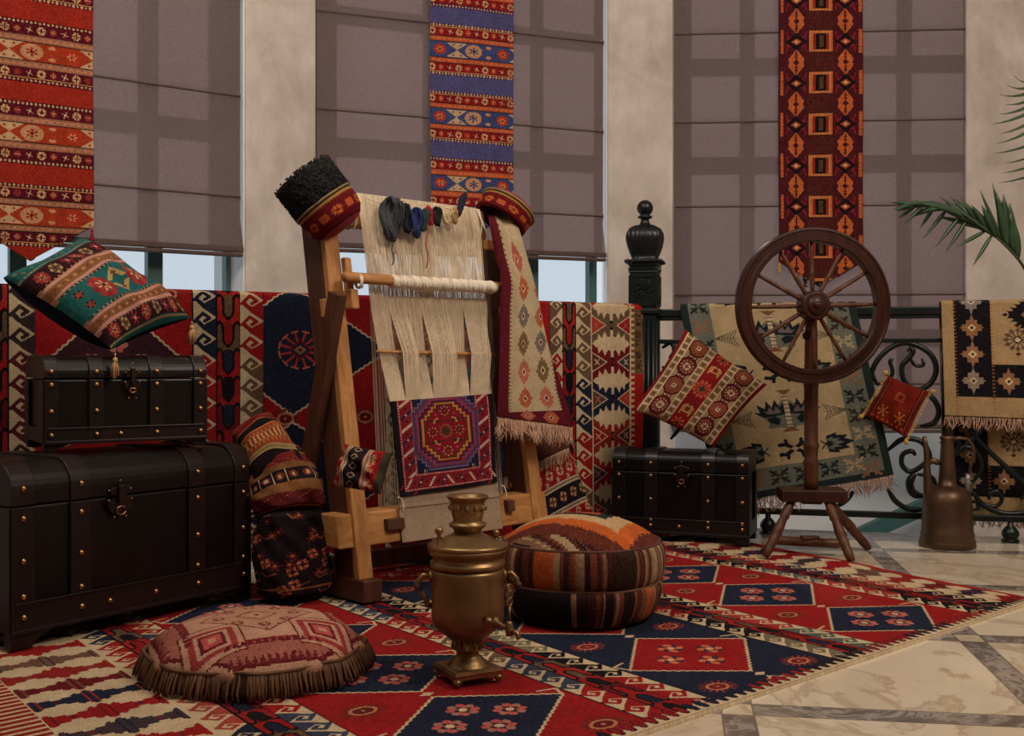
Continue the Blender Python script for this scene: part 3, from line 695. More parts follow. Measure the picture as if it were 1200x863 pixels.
mb = MB(MP); mb.box((-a,-a,.985),(a,a,1.205)); mb.box((-a-.006,-a-.006,.98),(a+.006,a+.006,1.0)); mb.box((-a-.005,-a-.005,1.165),(a+.005,a+.005,1.172)); mb.box((-a-.005,-a-.005,1.195),(a+.005,a+.005,1.207)); mb.build('capital_block', IRON, pt, bevel=.003)
# ribbed cushion crown
n = 96; prof = [(.078,1.205),(.082,1.215),(.080,1.225),(.068,1.232),(.074,1.25),(.088,1.285),(.096,1.32),(.094,1.345),(.080,1.368),(.055,1.382),(.028,1.387)]
mb = MB(MP); vs = []
for r, z in prof:
    for k in range(n):
        t = 2*math.pi*k/n; sq = 1/max(abs(math.cos(t)),abs(math.sin(t)))**.55
        rr = r*.86*sq*(1+(.05*abs(math.sin(t*14)) if 1.235 < z < 1.375 else 0)); vs.append((rr*math.cos(t), rr*math.sin(t), z))
mb.add(vs, [(i*n+k, i*n+(k+1)%n, (i+1)*n+(k+1)%n, (i+1)*n+k) for i in range(len(prof)-1) for k in range(n)]+[tuple(range((len(prof)-1)*n, len(prof)*n))])
for k in range(4):
    for q in range(7):
        Mk = Matrix.Rotation(k*math.pi/2, 4, 'Z'); c_ = Mk @ V(-.066+.022*q,-.076,1.217); mb.lathe([(.001,-.010),(.008,-.006),(.011,0),(.008,.006),(.001,.010)], 8, c_)
mb.build('ribbed_crown', IRON, pt, smooth=True)
mb = MB(MP); mb.lathe([(.030,1.380),(.020,1.40),(.018,1.412),(.032,1.418),(.034,1.424),(.024,1.43)]+[(.037*math.sin(x), 1.463-.037*math.cos(x)) for x in np.linspace(.6,math.pi,14)], 32); mb.build('ball_finial', IRON, pt, smooth=True)

# ================================================================== RUGS ON THE RAILS
def draped(M, x0, x1, top, front, back, canvas, name, label, mat, warp=None, off=.034, solid=.006, group=None, parent=None):
    """cloth over a handrail: v runs from the back hem over the rail to the front hem"""
    c = canvas; U, Vv = grid_uv(c); tot = c.h; dist = Vv*tot
    arc = .10; xs = x0+(x1-x0)*U
    fb = back; y = np.where(dist < fb, off, np.where(dist < fb+arc, off*np.cos(np.pi*np.clip((dist-fb)/arc,0,1)), -off))
    z = np.where(dist < fb, top-(fb-dist), np.where(dist < fb+arc, top+.012*np.sin(np.pi*np.clip((dist-fb)/arc,0,1)), top-(dist-fb-arc)))
    down = np.clip((dist-fb-arc), 0, None); dk = np.clip(fb-dist, 0, None)
    wob = .012*np.sin(xs*7.0+.5)*np.clip(down/.5,0,1)+.006*np.sin(xs*17+down*3)*np.clip(down/.3,0,1)
    y = y-np.abs(wob)-.004+np.where(dk > 0, .02, 0)*np.clip(dk/.1,0,1)
    if warp is not None: xs, z, y = warp(U, down, xs, z, y, dk)
    pts = np.stack([xs, y, z], -1); Mn = np.array(M); return pts @ Mn[:3,:3].T + Mn[:3,3]
SB = dict(field0=s_of(42), )
s0 = -.42; bands = [s_of(x) for x in (8, 40, 222, 250, 277, 305)]
b1, b2, b3, b4, b5, b6 = bands
e = [s_of(x) for x in (640, 653, 668, 686, 732, 747)]
Wl = e[5]-s0; res = .0029
def wallrug():
    fb = .32; arc = .10; front = .985
    c = Cv(Wl, fb+arc+front, res, RED); X = lambda s: s-s0; per = .46; y0 = fb+arc+.235
    hc = [BROWN, RED, NAVY, BROWN, DRED, NAVY]
    arrows(c, 0, X(b1)-.16, .155); hooks(c, X(b1)-.16, X(b1)-.08, .078, hc); guard(c, X(b1)-.08, X(b1), .1)
    hooks(c, X(b1), X(b2), .078, [(66,46,44),(60,44,44),(96,30,34)])
    field(c, X(b2), X(b3), per*1.1, y0+.02, RED, (60,30,38))
    hooks(c, X(b3), X(b4), .078, [BROWN, NAVY, RED], y0=.01); guard(c, X(b4), X(b5), .10, .03); hooks(c, X(b5), X(b6), .078, [BROWN, RED, BROWN, NAVY], y0=.02)
    m = (b6+e[0]-.07)/2
    field(c, X(b6), X(m)-.11, .52, fb+arc+.20, RED, NAVY, True)
    hooks(c, X(m)-.11, X(m)-.035, .078, hc); guard(c, X(m)-.035, X(m)+.035, .1); hooks(c, X(m)+.035, X(m)+.11, .078, hc, True)
    field(c, X(m)+.11, X(e[0])-.01, .52, fb+arc+.20, RED, NAVY, True)
    hooks(c, X(e[0])-.01, X(e[1]), .078, [NAVY, BROWN, RED], True); guard(c, X(e[1]), X(e[2]), .10, .02)
    hooks(c, X(e[2]), X(e[3]), .078, [RED, BROWN, BROWN, NAVY], y0=.03, run=3)
    arrows(c, X(e[3]), X(e[4]), .163, fb+arc-.08)
    c.rect(X(e[4]), 0, X(e[5]), c.h, (176,34,30)); c.rect(X(e[4]), fb+arc+.01, X(e[5]), fb+arc+.30, (120,88,52))
    k = 0
    while k*.026 < c.h: c.rect(X(e[4]), k*.026, X(e[4])+.022, k*.026+.011, CREAM); k += 1
    c.line([(X(e[4]),0),(X(e[4]),c.h)], .008, CREAM)
    text_up(c, 'JOUAR YARD ASY', X(e[4])+.028, fb+arc+.285, .026, .0185, (44,26,20))
    return c.speck(9)
wc = wallrug()
A = draped(ML, s0, e[5], 1.008, 0, .32, wc, '', '', None)
kt = grids('draped_kilim', [(A, wc.a)], RUGM, None, ML @ V(1.2,-.03,.12), solid=.006)
tag(kt, 'long red and navy kilim with hooked borders draped over the left railing', 'kilim')

# beige carpet on the right railing
def beige():
    w, h = .80, 1.02; c = Cv(w, h+.16, .0029, (38,50,48)); o = .16; G = (116,120,108); CR = (194,168,128)
    c.rect(.035, 0, w-.035, h+o-.035, G); c.rect(.135, 0, w-.145, h+o-.15, CR)
    def xm(x, y, r, a): 
        for sx in (-1,1):
            for sy in (-1,1):
                c.line([(x,y),(x+sx*r*1.15,y+sy*r*1.0)], .013, a); c.line([(x+sx*r*.5,y+sy*r*.4),(x+sx*r*1.05,y+sy*r*.3)], .008, a); c.line([(x+sx*r*.5,y+sy*r*.4),(x+sx*r*.45,y+sy*r*.95)], .008, a)
        c.dia(x, y, r*.3, r*.3, G); c.dia(x, y, r*.16, r*.16, a)
    cols = [(186,164,128),(36,42,44),(150,112,84),(36,42,44),(54,44,38)]
    for k in range(11):
        xm(.085, .05+k*.108, .032, cols[k%5]); xm(w-.09, .05+k*.108, .034, cols[(k+2)%5])
    for k in range(1,6): xm(.085+k*.112, h+o-.092, .034, cols[(k*2)%5])
    def palm(x, y, s, col):     # palmette
        s *= 1.35
        q_ = 1 if x > .4 else -1
        for rr, cc, wd_ in ((1.0, col, .30), (.66, G, .20), (.36, col, .16)):
            for k in range(5):
                t = (k-2)*.52; L = .062*s*rr*(1.15-.10*abs(k-2)); bx_, by_ = x-q_*.030*s, y
                ex2, ey2 = bx_+q_*math.cos(t)*L*1.35, by_+math.sin(t)*L*.85; mx_, my_ = bx_+q_*math.cos(t)*L*.7, by_+math.sin(t)*L*.5; px2, py2 = -math.sin(t)*L*wd_, q_*math.cos(t)*L*wd_
                c.poly([(bx_,by_),(mx_+px2,my_+py2),(ex2,ey2),(mx_-px2,my_-py2)], cc)
        c.line([(x-q_*.045*s,y-.016*s),(x-q_*.030*s,y),(x-q_*.045*s,y+.016*s)], .007, col)
    def fish(x, y, q):
        for k in range(7):
            c.line([(x+q*k*.014,y-.045+k*.006),(x+q*(k*.014+.02),y),(x+q*k*.014,y+.045-k*.006)], .005, (98,94,72))
        c.line([(x,y),(x+q*.12,y)], .004, (98,94,72))
    for r_, y in enumerate((.30, .74)):
        c.poly([(.30,y+.09),(.34,y-.02),(.40,y-.07),(.46,y-.02),(.50,y+.09)], G)
        for sx in (-1,1):
            c.poly([(.40+sx*a_, y+b_) for a_, b_ in ((.012,-.045),(.035,-.02),(.05,-.065),(.068,-.025),(.09,-.062),(.10,-.02),(.135,-.045),(.125,.0),(.155,-.005),(.11,.03),(.012,.02))], (28,36,40))
            c.poly([(.40+sx*a_, y+b_) for a_, b_ in ((.03,.0),(.05,-.03),(.062,.0),(.08,-.028),(.09,.0),(.11,-.01),(.09,.012),(.03,.01))], (120,104,100))
            c.poly([(.40+sx*a_, y+b_) for a_, b_ in ((.012,.02),(.11,.03),(.085,.07),(.012,.10))], G)
            c.poly([(.40+sx*a_, y+b_) for a_, b_ in ((.035,.045),(.06,.025),(.10,.035),(.085,.06),(.05,.075))], (30,38,44))
        c.rect(.388, y-.09, .412, y+.09, (206,190,160))
        for q in range(8): c.rect(.384, y-.08+q*.022, .416, y-.074+q*.022, (120,80,60))
        c.poly([(.36,y+.115),(.40,y+.085),(.44,y+.115)], (134,90,62)); c.poly([(.36,y-.115),(.40,y-.085),(.44,y-.115)], (134,90,62))
        fish(.24, y+.03, -1); fish(.56, y+.03, 1)
    for y in (.10, .53, .95):
        palm(.22, y, 1.0, (30,36,40)); palm(.58, y, 1.0, (30,36,40))
        x = .40
        for sx in (-1,1):
            for sy in (-1,1): c.line([(x,y),(x+sx*.040,y+sy*.028),(x+sx*.066,y+sy*.026)], .020, (30,34,36)); c.line([(x+sx*.03,y+sy*.02),(x+sx*.035,y+sy*.048)], .016, (30,34,36))
        c.dia(x, y, .02, .014, (196,168,124))
    return c.speck(9), o
bc, bo = beige()
def quadrug(canvas, c4, top_over, name, label, mat, Mx, amp=.010, zt=1.008, off=.034):
    """c4: TL,TR,BR,BL local (x,z) of the front drop"""
    c = canvas; U, Vv = grid_uv(c); dist = Vv*c.h; arc = .10; back = top_over-arc if top_over > arc else .06
    fr = np.clip((dist-back-arc)/(c.h-back-arc), 0, 1)
    TL, TR, BR, BL = [np.array(q) for q in c4]
    xt = TL[0]+(TR[0]-TL[0])*U; xb = BL[0]+(BR[0]-BL[0])*U; zb = BL[1]+(BR[1]-BL[1])*U
    x = xt+(xb-xt)*fr; z = zt+(zb-zt)*fr; a_ = np.clip((dist-back)/arc, 0, 1); bk = np.clip(back-dist, 0, None)
    z = np.where(dist < back+arc, zt+.012*np.sin(np.pi*a_)-bk, z)
    y = np.where(dist < back, off+.01, np.where(dist < back+arc, off*np.cos(np.pi*a_), -off))
    y = y-.003-np.abs(amp*np.sin(U*9+fr*2+1)*fr)-.004*np.abs(np.sin(U*21+fr*5))*fr
    pts = np.stack([x, y, z], -1); Mn = np.array(Mx); W = pts @ Mn[:3,:3].T + Mn[:3,3]
    return W
def qxz(px, py): q = QP(px, py, .04); return (( q-QA).dot(QD), q.z)
c4 = [qxz(797,362), qxz(1003,360), qxz(1047,556), qxz(840,592)]
W = quadrug(bc, c4, bo, '', '', None, MR)
br = grids('draped_carpet', [(W, bc.a)], RUGM, None, MR @ V(c4[0][0]+.4,-.04,.3), solid=.006)
tag(br, 'beige carpet with grey-green border draped over the railing behind the spinning wheel', 'carpet')
fringe('fringe', [tuple(W[-1, int(k)]) for k in np.linspace(1, W.shape[1]-2, 190)], .065, FRINGE, br, .0022, .35)
# right-hand black and tan star rug
def starrug(w, h, oy=.16):
    T = (186,154,110); K = (26,22,28); c = Cv(w, h+oy, .0029, T); bx = .045; bw = .145
    H_ = c.h
    c.rect(bx, -.1, w-bx, H_-.085, K); c.rect(bx+bw, -.1, w-bx-bw, H_-.085-bw, T)
    k = 0
    while k*.016 < H_:
        y = k*.016
        for x, q in ((bx,1),(bx+bw,-1),(w-bx-bw,1),(w-bx,-1)):
            c.poly([(x-q*.0,y),(x+q*.014 if q>0 else x+.014,y+.004),(x,y+.009)], (170,96,52) if q > 0 else (170,110,60))
        k += 1
    def st(x, y, a, b):
        for (dx,dy,rx,ry) in ((0,0,.040,.016),(0,0,.016,.048),(0,0,.030,.034)): c.dia(x+dx, y+dy, rx*1.25, ry*1.25, a)
        for sx in (-1,1):
            c.rect(x+sx*.030-.010, y-.014, x+sx*.030+.010, y+.014, a)
            for sy in (-1,1): c.rect(x+sx*.015-.007, y+sy*.026-.009, x+sx*.015+.007, y+sy*.026+.009, a)
        c.dia(x, y, .018, .018, b); c.dia(x, y, .008, .008, K)
    P_ = [((160,112,74),(232,206,156)),((150,136,130),(226,210,186)),((158,140,122),(222,198,152)),((164,118,80),(232,206,156))]
    yb = H_-.085-bw/2; k = 0
    for k in range(12):
        y = yb-k*.118
        if y > -.05:
            a, b = P_[(k+2) % 4]; st(bx+bw/2, y, a, b); st(w-bx-bw/2, y, a, b)
    n_ = int((w-2*bx-bw)/.115)
    for k in range(1, n_): a, b = P_[(k) % 2 * 3]; st(bx+bw/2+k*(w-2*bx-bw)/n_, yb, a, b)
    # medallions in the field
    for cy in (oy+.05, oy-.28):
        cx = w/2; 
        c.poly([(cx-.20,cy),(cx,cy-.19),(cx+.20,cy),(cx,cy+.19)], K)
        for q in range(14):
            for sx in (-1,1):
                for sy in (-1,1): u = q/13; c.poly([(cx+sx*.2*u,cy+sy*.19*(1-u)),(cx+sx*(.2*u+.022),cy+sy*(.19*(1-u)+.004)),(cx+sx*.2*(u+.05),cy+sy*.19*(1-u-.05))], K)
        c.dia(cx, cy, .15, .14, (150,110,84)); c.dia(cx, cy, .12, .11, T); st(cx, cy, (90,76,70), (230,210,170))
    for sx in (-1,1):
        x, y = w/2+sx*(w/2-bx-bw-.105), H_-.085-bw-.11
        c.star(x, y, .055, .05, (104,80,66), (26,22,28), 12, 0, .006); c.dia(x, y, .014, .012, CREAM); c.dia(x, y+.062, .012, .009, (80,30,30)); c.dia(x, y-.062, .012, .009, (80,30,30))
    return c.speck(8)
sr = starrug(.92, .50)
c4 = [qxz(1103,360), (qxz(1103,360)[0]+.92, 1), (qxz(1107,487)[0]+.93, .555), qxz(1107,487)]
c4[2] = (c4[2][0], c4[3][1]-.025)
W = quadrug(sr, c4, .16, '', '', None, MR, amp=.006)
# back drop of the same carpet behind the railing
sb = starrug(.92, .80); U, Vv = grid_uv(sb); x = c4[0][0]-.0+.90*U+.02*Vv; z = 1.0-.86*Vv*(.97/.93)+.0*U; y = .040+.02*Vv+.008*np.sin(U*8)
pts = np.stack([x, y, z], -1); Mn = np.array(MR); W2 = pts @ Mn[:3,:3].T + Mn[:3,3]
sg = grids('draped_star_carpet', [(W, sr.a), (W2, sb.a)], RUGM, None, MR @ V(c4[0][0]+.45,-.04,.15), solid=.006)
tag(sg, 'black and tan star-patterned carpet folded over the railing at far right', 'carpet')
fringe('fringe', [tuple(W[-1, int(k)]) for k in np.linspace(1, W.shape[1]-2, 210)], .055, FRINGE, sg, .0022, .35)
fringe('fringe', [tuple(W2[-1, int(k)]) for k in np.linspace(1, W2.shape[1]-2, 180)], .05, FRINGE, sg, .0022, .3)

# ================================================================== FLOOR RUG
OX, OY = .318, 2.298; a1, a2 = math.radians(42), math.radians(127)
E1 = np.array([math.cos(a1), math.sin(a1)]); E2 = np.array([math.cos(a2), math.sin(a2)])
def floorrug():
    sL, sR, T = -1.30, 1.92, 1.95; c = Cv(sR-sL, T, .003, RED); X = lambda s: s-sL; h3 = .074; g2 = .036
    cs = [-.65, .10, .82, 1.58]
    hc = [[RED, NAVY, (170,70,60), BLACK], [RED, (60,66,86), BROWN], [(120,110,90), BLACK, RED], [BLACK, (170,60,50), (90,100,90)]]
    steps(c, X(-1.03), X(cs[0]-g2-h3), .125)
    teeth(c, 0, X(-1.03), .03, (150,34,30), False)
    fp = [(RED, NAVY, .42, .30), (NAVY, RED, .46, .33), (RED, NAVY, .42, .21)]
    for k in range(3):
        bg, fg, per, y0 = fp[k]; field(c, X(cs[k]+g2+h3), X(cs[k+1]-g2-h3), per, y0, bg, fg)
    for k, q in enumerate(cs):
        hooks(c, X(q-g2-h3), X(q-g2), .072, hc[k], False, .01*k); guard(c, X(q-g2), X(q+g2), .085, .03*k); hooks(c, X(q+g2), X(q+g2+h3), .072, hc[(k+1)%4][::-1], True, .02)
    steps(c, X(cs[3]+g2+h3), c.w-.05, .135, .06); c.rect(c.w-.05, 0, c.w, c.h, (168,32,30))
    c.rect(X(cs[0]-g2-h3)-.008, 0, X(cs[0]-g2-h3)+.004, c.h, CREAM)
    for y, q in ((0,1),(T,-1)):      # scalloped ends
        a, b = sorted((y, y+q*.036)); c.rect(0, a, c.w, b, CREAM)
        for k in range(int(c.w/.034)+1):
            col = [(40,30,30),(140,28,30),NAVY,(150,40,34)][(k//7)%4]
            c.ell(k*.034, y+q*.040, .0125, .026, BLACK); c.ell(k*.034, y+q*.042, .009, .022, col)
        c.line([(0,y+q*.004),(c.w,y+q*.004)], .004, (150,120,90))
    return c.speck(9), sL, sR, T
fc, sL, sR, T = floorrug()
U, Vv = grid_uv(fc); s = sL+(sR-sL)*U; t = T*Vv
# the right-hand border is pulled together towards the near corner
k_ = np.clip((s-1.69)/(1.92-1.69), 0, 1); wid = .11+.15*np.clip(t/1.3, 0, 1)+.02
s2 = np.where(s > 1.69, 1.69+k_*wid, s)
XX = OX+E1[0]*s2+E2[0]*t; YY = OY+E1[1]*s2+E2[1]*t
ZZ = .007+.0025*np.sin(XX*5)*np.sin(YY*6)+.016*np.clip((s-1.6)/.2,0,1)*np.clip(np.sin(t*9.0+1.0),0,1)*np.exp(-((s-1.80)/.09)**2)*np.clip(t/.3,0,1)
ZZ = np.maximum(ZZ, .004)
for sl in (np.s_[0,:], np.s_[-1,:], np.s_[:,0], np.s_[:,-1]): ZZ[sl] = 0.0
fr_ = grids('floor_kilim', [(np.stack([XX,YY,ZZ],-1), fc.a)], FLOORRUG, None, V(-.2,3.2,0))
tag(fr_, 'large red and navy geometric kilim spread over the marble floor', 'rug')

# ================================================================== CHESTS
def stud_mesh(r, mat):
    mb = MB(); mb.lathe([(r,0),(r*.96,r*.25),(r*.75,r*.55),(r*.4,r*.75),(.0005,r*.8)], 12, (0,0,0), (0,-1,0)); ob = mb.build('stud', mat, None, (0,0,0), smooth=True)
    me = ob.data; del ORG[ob.name]; bpy.data.objects.remove(ob); return me
def chest(A, d, W_, Dp, Hh, label, mat, smat, zb=0.0, seam=.77, straps=((0,.082),(.212,.29),(.70,.778),(.918,1)), stud_z=(.86,.70,.47,.28), sr=.0085, rr=.075, band=(.14,.25), lock=.40, mid=(.36,.55)):
    d = V(d[0], d[1], 0).normalized(); n = V(-d.y, d.x, 0)
    if n.y < 0: n = -n
    M = Matrix(((d.x,n.x,0,A[0]),(d.y,n.y,0,A[1]),(0,0,1,zb),(0,0,0,1)))
    t = thing('trunk', label, 'chest', M @ V(W_/2, Dp/2, 0)); ft = Hh*.09; zs = Hh*seam; e_ = .006
    mb = MB(M); mb.box((e_,e_,ft),(W_-e_,Dp-e_,zs-.003)); mb.build('body', mat, t, bevel=.006)
    def prof(g):     # lid profile with rounded shoulders, grown by g
        R = min(rr, (Hh-zs)*.95, Dp*.4); pts = [(-g, zs)]
        for k in range(9): a = math.pi-k*math.pi/16; pts.append((R+math.cos(a)*(R+g), Hh-R+math.sin(a)*(R+g)))
        for k in range(9): a = math.pi/2-k*math.pi/16; pts.append((Dp-R+math.cos(a)*(R+g), Hh-R+math.sin(a)*(R+g)))
        pts.append((Dp+g, zs)); return pts
    def lidseg(name, x0, x1, g, m, bev=0):
        mb = MB(M); pf = prof(g); k = len(pf)
        vs = [(x0, y, z) for y, z in pf]+[(x1, y, z) for y, z in pf]
        mb.add(vs, [tuple(range(k)), tuple(reversed(range(k, 2*k)))]+[(i, k+i, k+(i+1)%k, (i+1)%k) for i in range(k)])
        return mb.build(name, m, t, bevel=bev)
    lidseg('lid', .002, W_-.002, -.001, mat, .003)
    for q, (a, b) in enumerate(straps):
        x0, x1 = a*W_, b*W_
        o = lidseg('strap', x0, x1, .005, smat, .002)
        mb = MB(M); mb.box((x0,-.005,ft),(x1,.002,zs-.004)); mb.build('strap', smat, t, bevel=.002); mb = MB(M); mb.box((x0,Dp-.002,ft),(x1,Dp+.005,zs-.004)); mb.build('strap', smat, t, bevel=.002)
    zb0, zb1 = band[0]*Hh, band[1]*Hh
    mb = MB(M); mb.box((.01,-.007,ft),(W_-.01,.0,zb1)); mb.box((.01,-.010,zb1-.006),(W_-.01,.0,zb1)); mb.box((.0,-.011,ft-.004),(W_,.0,ft+.006)); mb.build('base_band', smat, t, bevel=.0015)
    for side in (0, 1):   # side panels
        x = -.004 if side == 0 else W_-.002
        mb = MB(M); mb.box((x,.0,ft),(x+.006,.05,zs-.004)); mb.box((x,Dp-.05,ft),(x+.006,Dp,zs-.004)); mb.box((x,.05,ft),(x+.006,Dp-.05,zb1)); mb.build('side_trim', smat, t, bevel=.0015)
    # bracket feet
    for x0, x1, q in ((0,.16*W_,1),(W_-.16*W_,W_,-1)):
        for y0, y1 in ((0,.03),(Dp-.03,Dp)):
            mb = MB(M); a, b = (x0, x1) if q > 0 else (x1, x0); xs = lambda u: a+(b-a)*u
            mb.prism([(xs(0),0),(xs(.45),0),(xs(.6),ft*.45),(xs(.85),ft*.75),(xs(1),ft*1.02),(xs(0),ft*1.02)], y0, y1); mb.build('foot', smat, t)
    sm = stud_mesh(sr, BRASS); ang = math.atan2(d.y, d.x); L_ = origin(t)
    def stud(x, z, y=-.006):
        o = bpy.data.objects.new('stud', sm); COL.objects.link(o); o.parent = t; o.location = (M @ V(x, y, z))-L_; o.rotation_euler = (0,0,ang)
    for a, b in straps:
        for z in stud_z: stud((a+b)/2*W_, z*Hh)
        stud((a+b)/2*W_, (band[0]+.03)*Hh, -.0085)
    for f in mid: stud(f*W_, (band[0]+.03)*Hh, -.0085)
    # lock plate and clasp
    lx = lock*W_; mb = MB(M); k_ = Hh*.085
    mb.prism([(lx+k_*(1.0 if q%2 else .92)*math.cos(x), zs-.018+k_*.95*(1.0 if q%2 else .9)*math.sin(x)) for q, x in enumerate(np.linspace(math.pi,2*math.pi,19))]+[(lx+k_*.6,zs-.006),(lx-k_*.6,zs-.006)], -.009, -.002); pl = mb.build('lock_plate', IRONLOCK, t)
    mb = MB(M); mb.box((lx-k_*.75,-.013,zs+.002),(lx+k_*.75,-.004,zs+.024)); mb.box((lx-k_*.28,-.022,zs-.022),(lx+k_*.28,-.009,zs+.03)); mb.build('hasp', IRONLOCK, t, bevel=.002)
    mb = MB(M); mb.tube([(lx+k_*.36*math.cos(x),-.013,zs-.03-k_*.3+k_*.3*math.sin(x)) for x in np.linspace(.2,math.pi*2-.2,14)], .0028, 6); mb.build('lock_ring', BRASS, t, smooth=True)
    sm2 = stud_mesh(sr*.42, BRASS)
    for dx, dz in ((-.9,-.012),(.9,-.012),(-.85,.016),(.85,.016),(0,.042),(-.45,-.06),(.45,-.06)):
        o = bpy.data.objects.new('rivet', sm2); COL.objects.link(o); o.parent = t; o.location = (M @ V(lx+dx*k_, -.009, zs+dz))-L_; o.rotation_euler = (0,0,ang)
    return t, M
dch = (.5824,.8129)
chest((-1.295,2.864), dch, .80, .41, .485, 'largest dark leather trunk with brass studs, standing on the kilim at left', LEATHER, STRAP, zb=.013)
chest((-1.329,3.15), (.824,.566), .470, .25, .272, 'smaller dark leather trunk stacked on top of the large trunk', LEATHER, STRAP, zb=.505, sr=.0078, rr=.05, lock=.52, straps=((0,.08),(.26,.35),(.63,.72),(.915,1)), stud_z=(.84,.70,.42), mid=(.45,))
chest((.428,4.72), (.537,-.2), .573, .21, .378, 'black studded trunk in front of the railing, beneath the tilted cushion', LEATHER_D, STRAP_D, zb=.013, sr=.0085, rr=.05, lock=.52, straps=((0,.10),(.24,.34),(.66,.76),(.91,1)), stud_z=(.86,.72,.46,.23), mid=(.5,))
# ================================================================== CUSHIONS
def pillow(name, Q, th, canvas, back, label, group=None, pinch=.09, pw=.42, mat=None, wr=.004, seed=0, backfrac=1.0):
    TL, TR, BR, BL = [V(*q) for q in Q]; c = canvas; U, Vv = grid_uv(c)
    n = (TR-TL).cross(BL-TL).normalized(); cen = (TL+TR+BR+BL)/4
    if n.dot(V(0,0,H)-cen) < 0: n = -n
    a, b = 2*U-1, 2*Vv-1
    a_ = a*(1-pinch*(1-b*b)*np.abs(a)**2); b_ = b*(1-pinch*(1-a*a)*np.abs(b)**2)
    base = bil([tuple(q) for q in (TL,TR,BR,BL)], (a_+1)/2, (b_+1)/2)
    rs = np.random.RandomState(seed); k = [rs.rand(2)*6+2 for _ in range(4)]; ph = rs.rand(4)*6
    wv = sum(np.sin(a*k[i][0]+b*k[i][1]*(1 if i%2 else -1)+ph[i]) for i in range(4))*wr
    ed = np.clip((1-a*a)*(1-b*b), 0, 1)
    h = ed**pw*th/2 + wv*ed**.3
    N = np.array(n)
    front = base+N*h[...,None]; bk = base-N*(ed**pw*th/2*backfrac)[...,None]
    o = V(cen.x, cen.y, min(q.z for q in (TL,TR,BR,BL)))
    bc_ = np.empty_like(c.a); bc_[:] = back
    return grids(name, [(front, c.a), (bk[:, ::-1], bc_)], mat or VELV, None, o), n
def tassel(parent, p, L=.05, r=.012, mat=None, name='tassel', d=(0,0,-1)):
    mb = MB(); d = V(*d).normalized(); p = V(*p)
    mb.tube([p-d*.012, p], .002, 5); mb.lathe([(.001,0),(r*.55,.003),(r*.5,.012),(r*.35,.015)], 10, p, d)
    for k in range(26):
        a = random.uniform(0,6.28); rr = r*random.uniform(.2,1); e = d.orthogonal().normalized(); g = d.cross(e); o = e*math.cos(a)+g*math.sin(a)
        mb.tube([p+d*.012+o*rr*.3, p+d*L*.5+o*rr*.8, p+d*L*random.uniform(.85,1.05)+o*rr], .0017, 4)
    return mb.build(name, mat or GOLDT, parent, smooth=True)
# teal striped cushion on the small trunk
def teal_c():
    w, h = .50, .40; c = Cv(w, h, .0022, (36,102,100)); DK = (56,24,28)   # u along stripes (left->top), v across (top-left -> bottom right)
    def medl(x, y, r, cols):
        for k in range(10):
            t = k*math.pi/5; c.ell(x+math.cos(t)*r*.75, y+math.sin(t)*r*.75, r*.24, r*.24, cols[0] if k%2 else cols[1])
        c.ell(x, y, r*.55, r*.5, cols[1]); c.star(x, y, r*.5, r*.5, cols[2], DK, 6, 0, r*.1)
    for y0, y1 in ((.055,.115),(.338,.390)):
        c.rect(0, y0, w, y1, DK); m = (y0+y1)/2
        for k in range(8):
            x = .04+k*.062
            if k%3 == 0: medl(x, m, .025, [(176,70,56),(150,50,50),(214,170,120)])
            elif k%3 == 1: medl(x, m, .023, [(190,160,110),(120,90,60),(60,40,40)])
            else: c.star(x, m, .02,.02,(170,50,60),(220,150,130),6,.3,.005)
    for a_, b_ in ((.115,.170),(.288,.338)):
        c.rect(0, a_, w, b_, (150,98,62)); m = (a_+b_)/2
        for k in range(13): c.star(.02+k*.04, m, .011,.009,(120,66,40),None,4,.78,.004); c.ell(.04+k*.04, m, .004,.004,(206,160,110))
        for y in (a_+.007, b_-.007): c.line([(0,y),(w,y)], .010, (206,150,134))
        for y in (a_-.003, b_+.003):
            for k in range(int(w/.010)): c.rect(k*.010, y-.003, k*.010+.005, y+.003, (60,20,24) if k%2 else (190,140,110))
    for y in (.048, .394):
        for k in range(int(w/.012)): c.rect(k*.012, y-.0025, k*.012+.007, y+.0025, (200,150,90))
    for k in range(14): c.line([(.01+k*.036,.018),(.028+k*.036,.034)], .005, (96,140,120) if k%2 else (160,130,80)); c.star(.02+k*.036,.026,.010,.008,(60,60,70),None,4,0,.003)
    m = .229
    for x in (.13, .34): medl(x, m, .050, [(160,40,44),(176,60,56),(214,190,120)])
    for x in (.235,):
        for sy in (-1,1): c.poly([(x-.060,m+sy*.008),(x,m+sy*.046),(x+.060,m+sy*.008),(x+.03,m+sy*.006),(x,m+sy*.026),(x-.03,m+sy*.006)], (190,160,96)); c.star(x, m+sy*.026, .014,.010,(90,60,50),None,6,0,.004)
    for x in (.04, .43, .465):
        for sy in (-1,1): medl(x, m+sy*.024, .015, [(40,30,50),(150,60,50),(190,110,80)])
    return c.speck(8)
Q = [(-1.468,3.20,1.005), P(92,280,3.62), P(222,373,3.66), P(131,409,3.28)]
tc_, n_ = pillow('cushion', Q, .20, teal_c(), (22,26,46), '', wr=.004, seed=3)
tag(tc_, 'teal and brown striped cushion with tassels lying on the smaller trunk', 'cushion')
tassel(tc_, P(135,419,3.24), .060, .013); tassel(tc_, P(225,381,3.62), .06, .013)
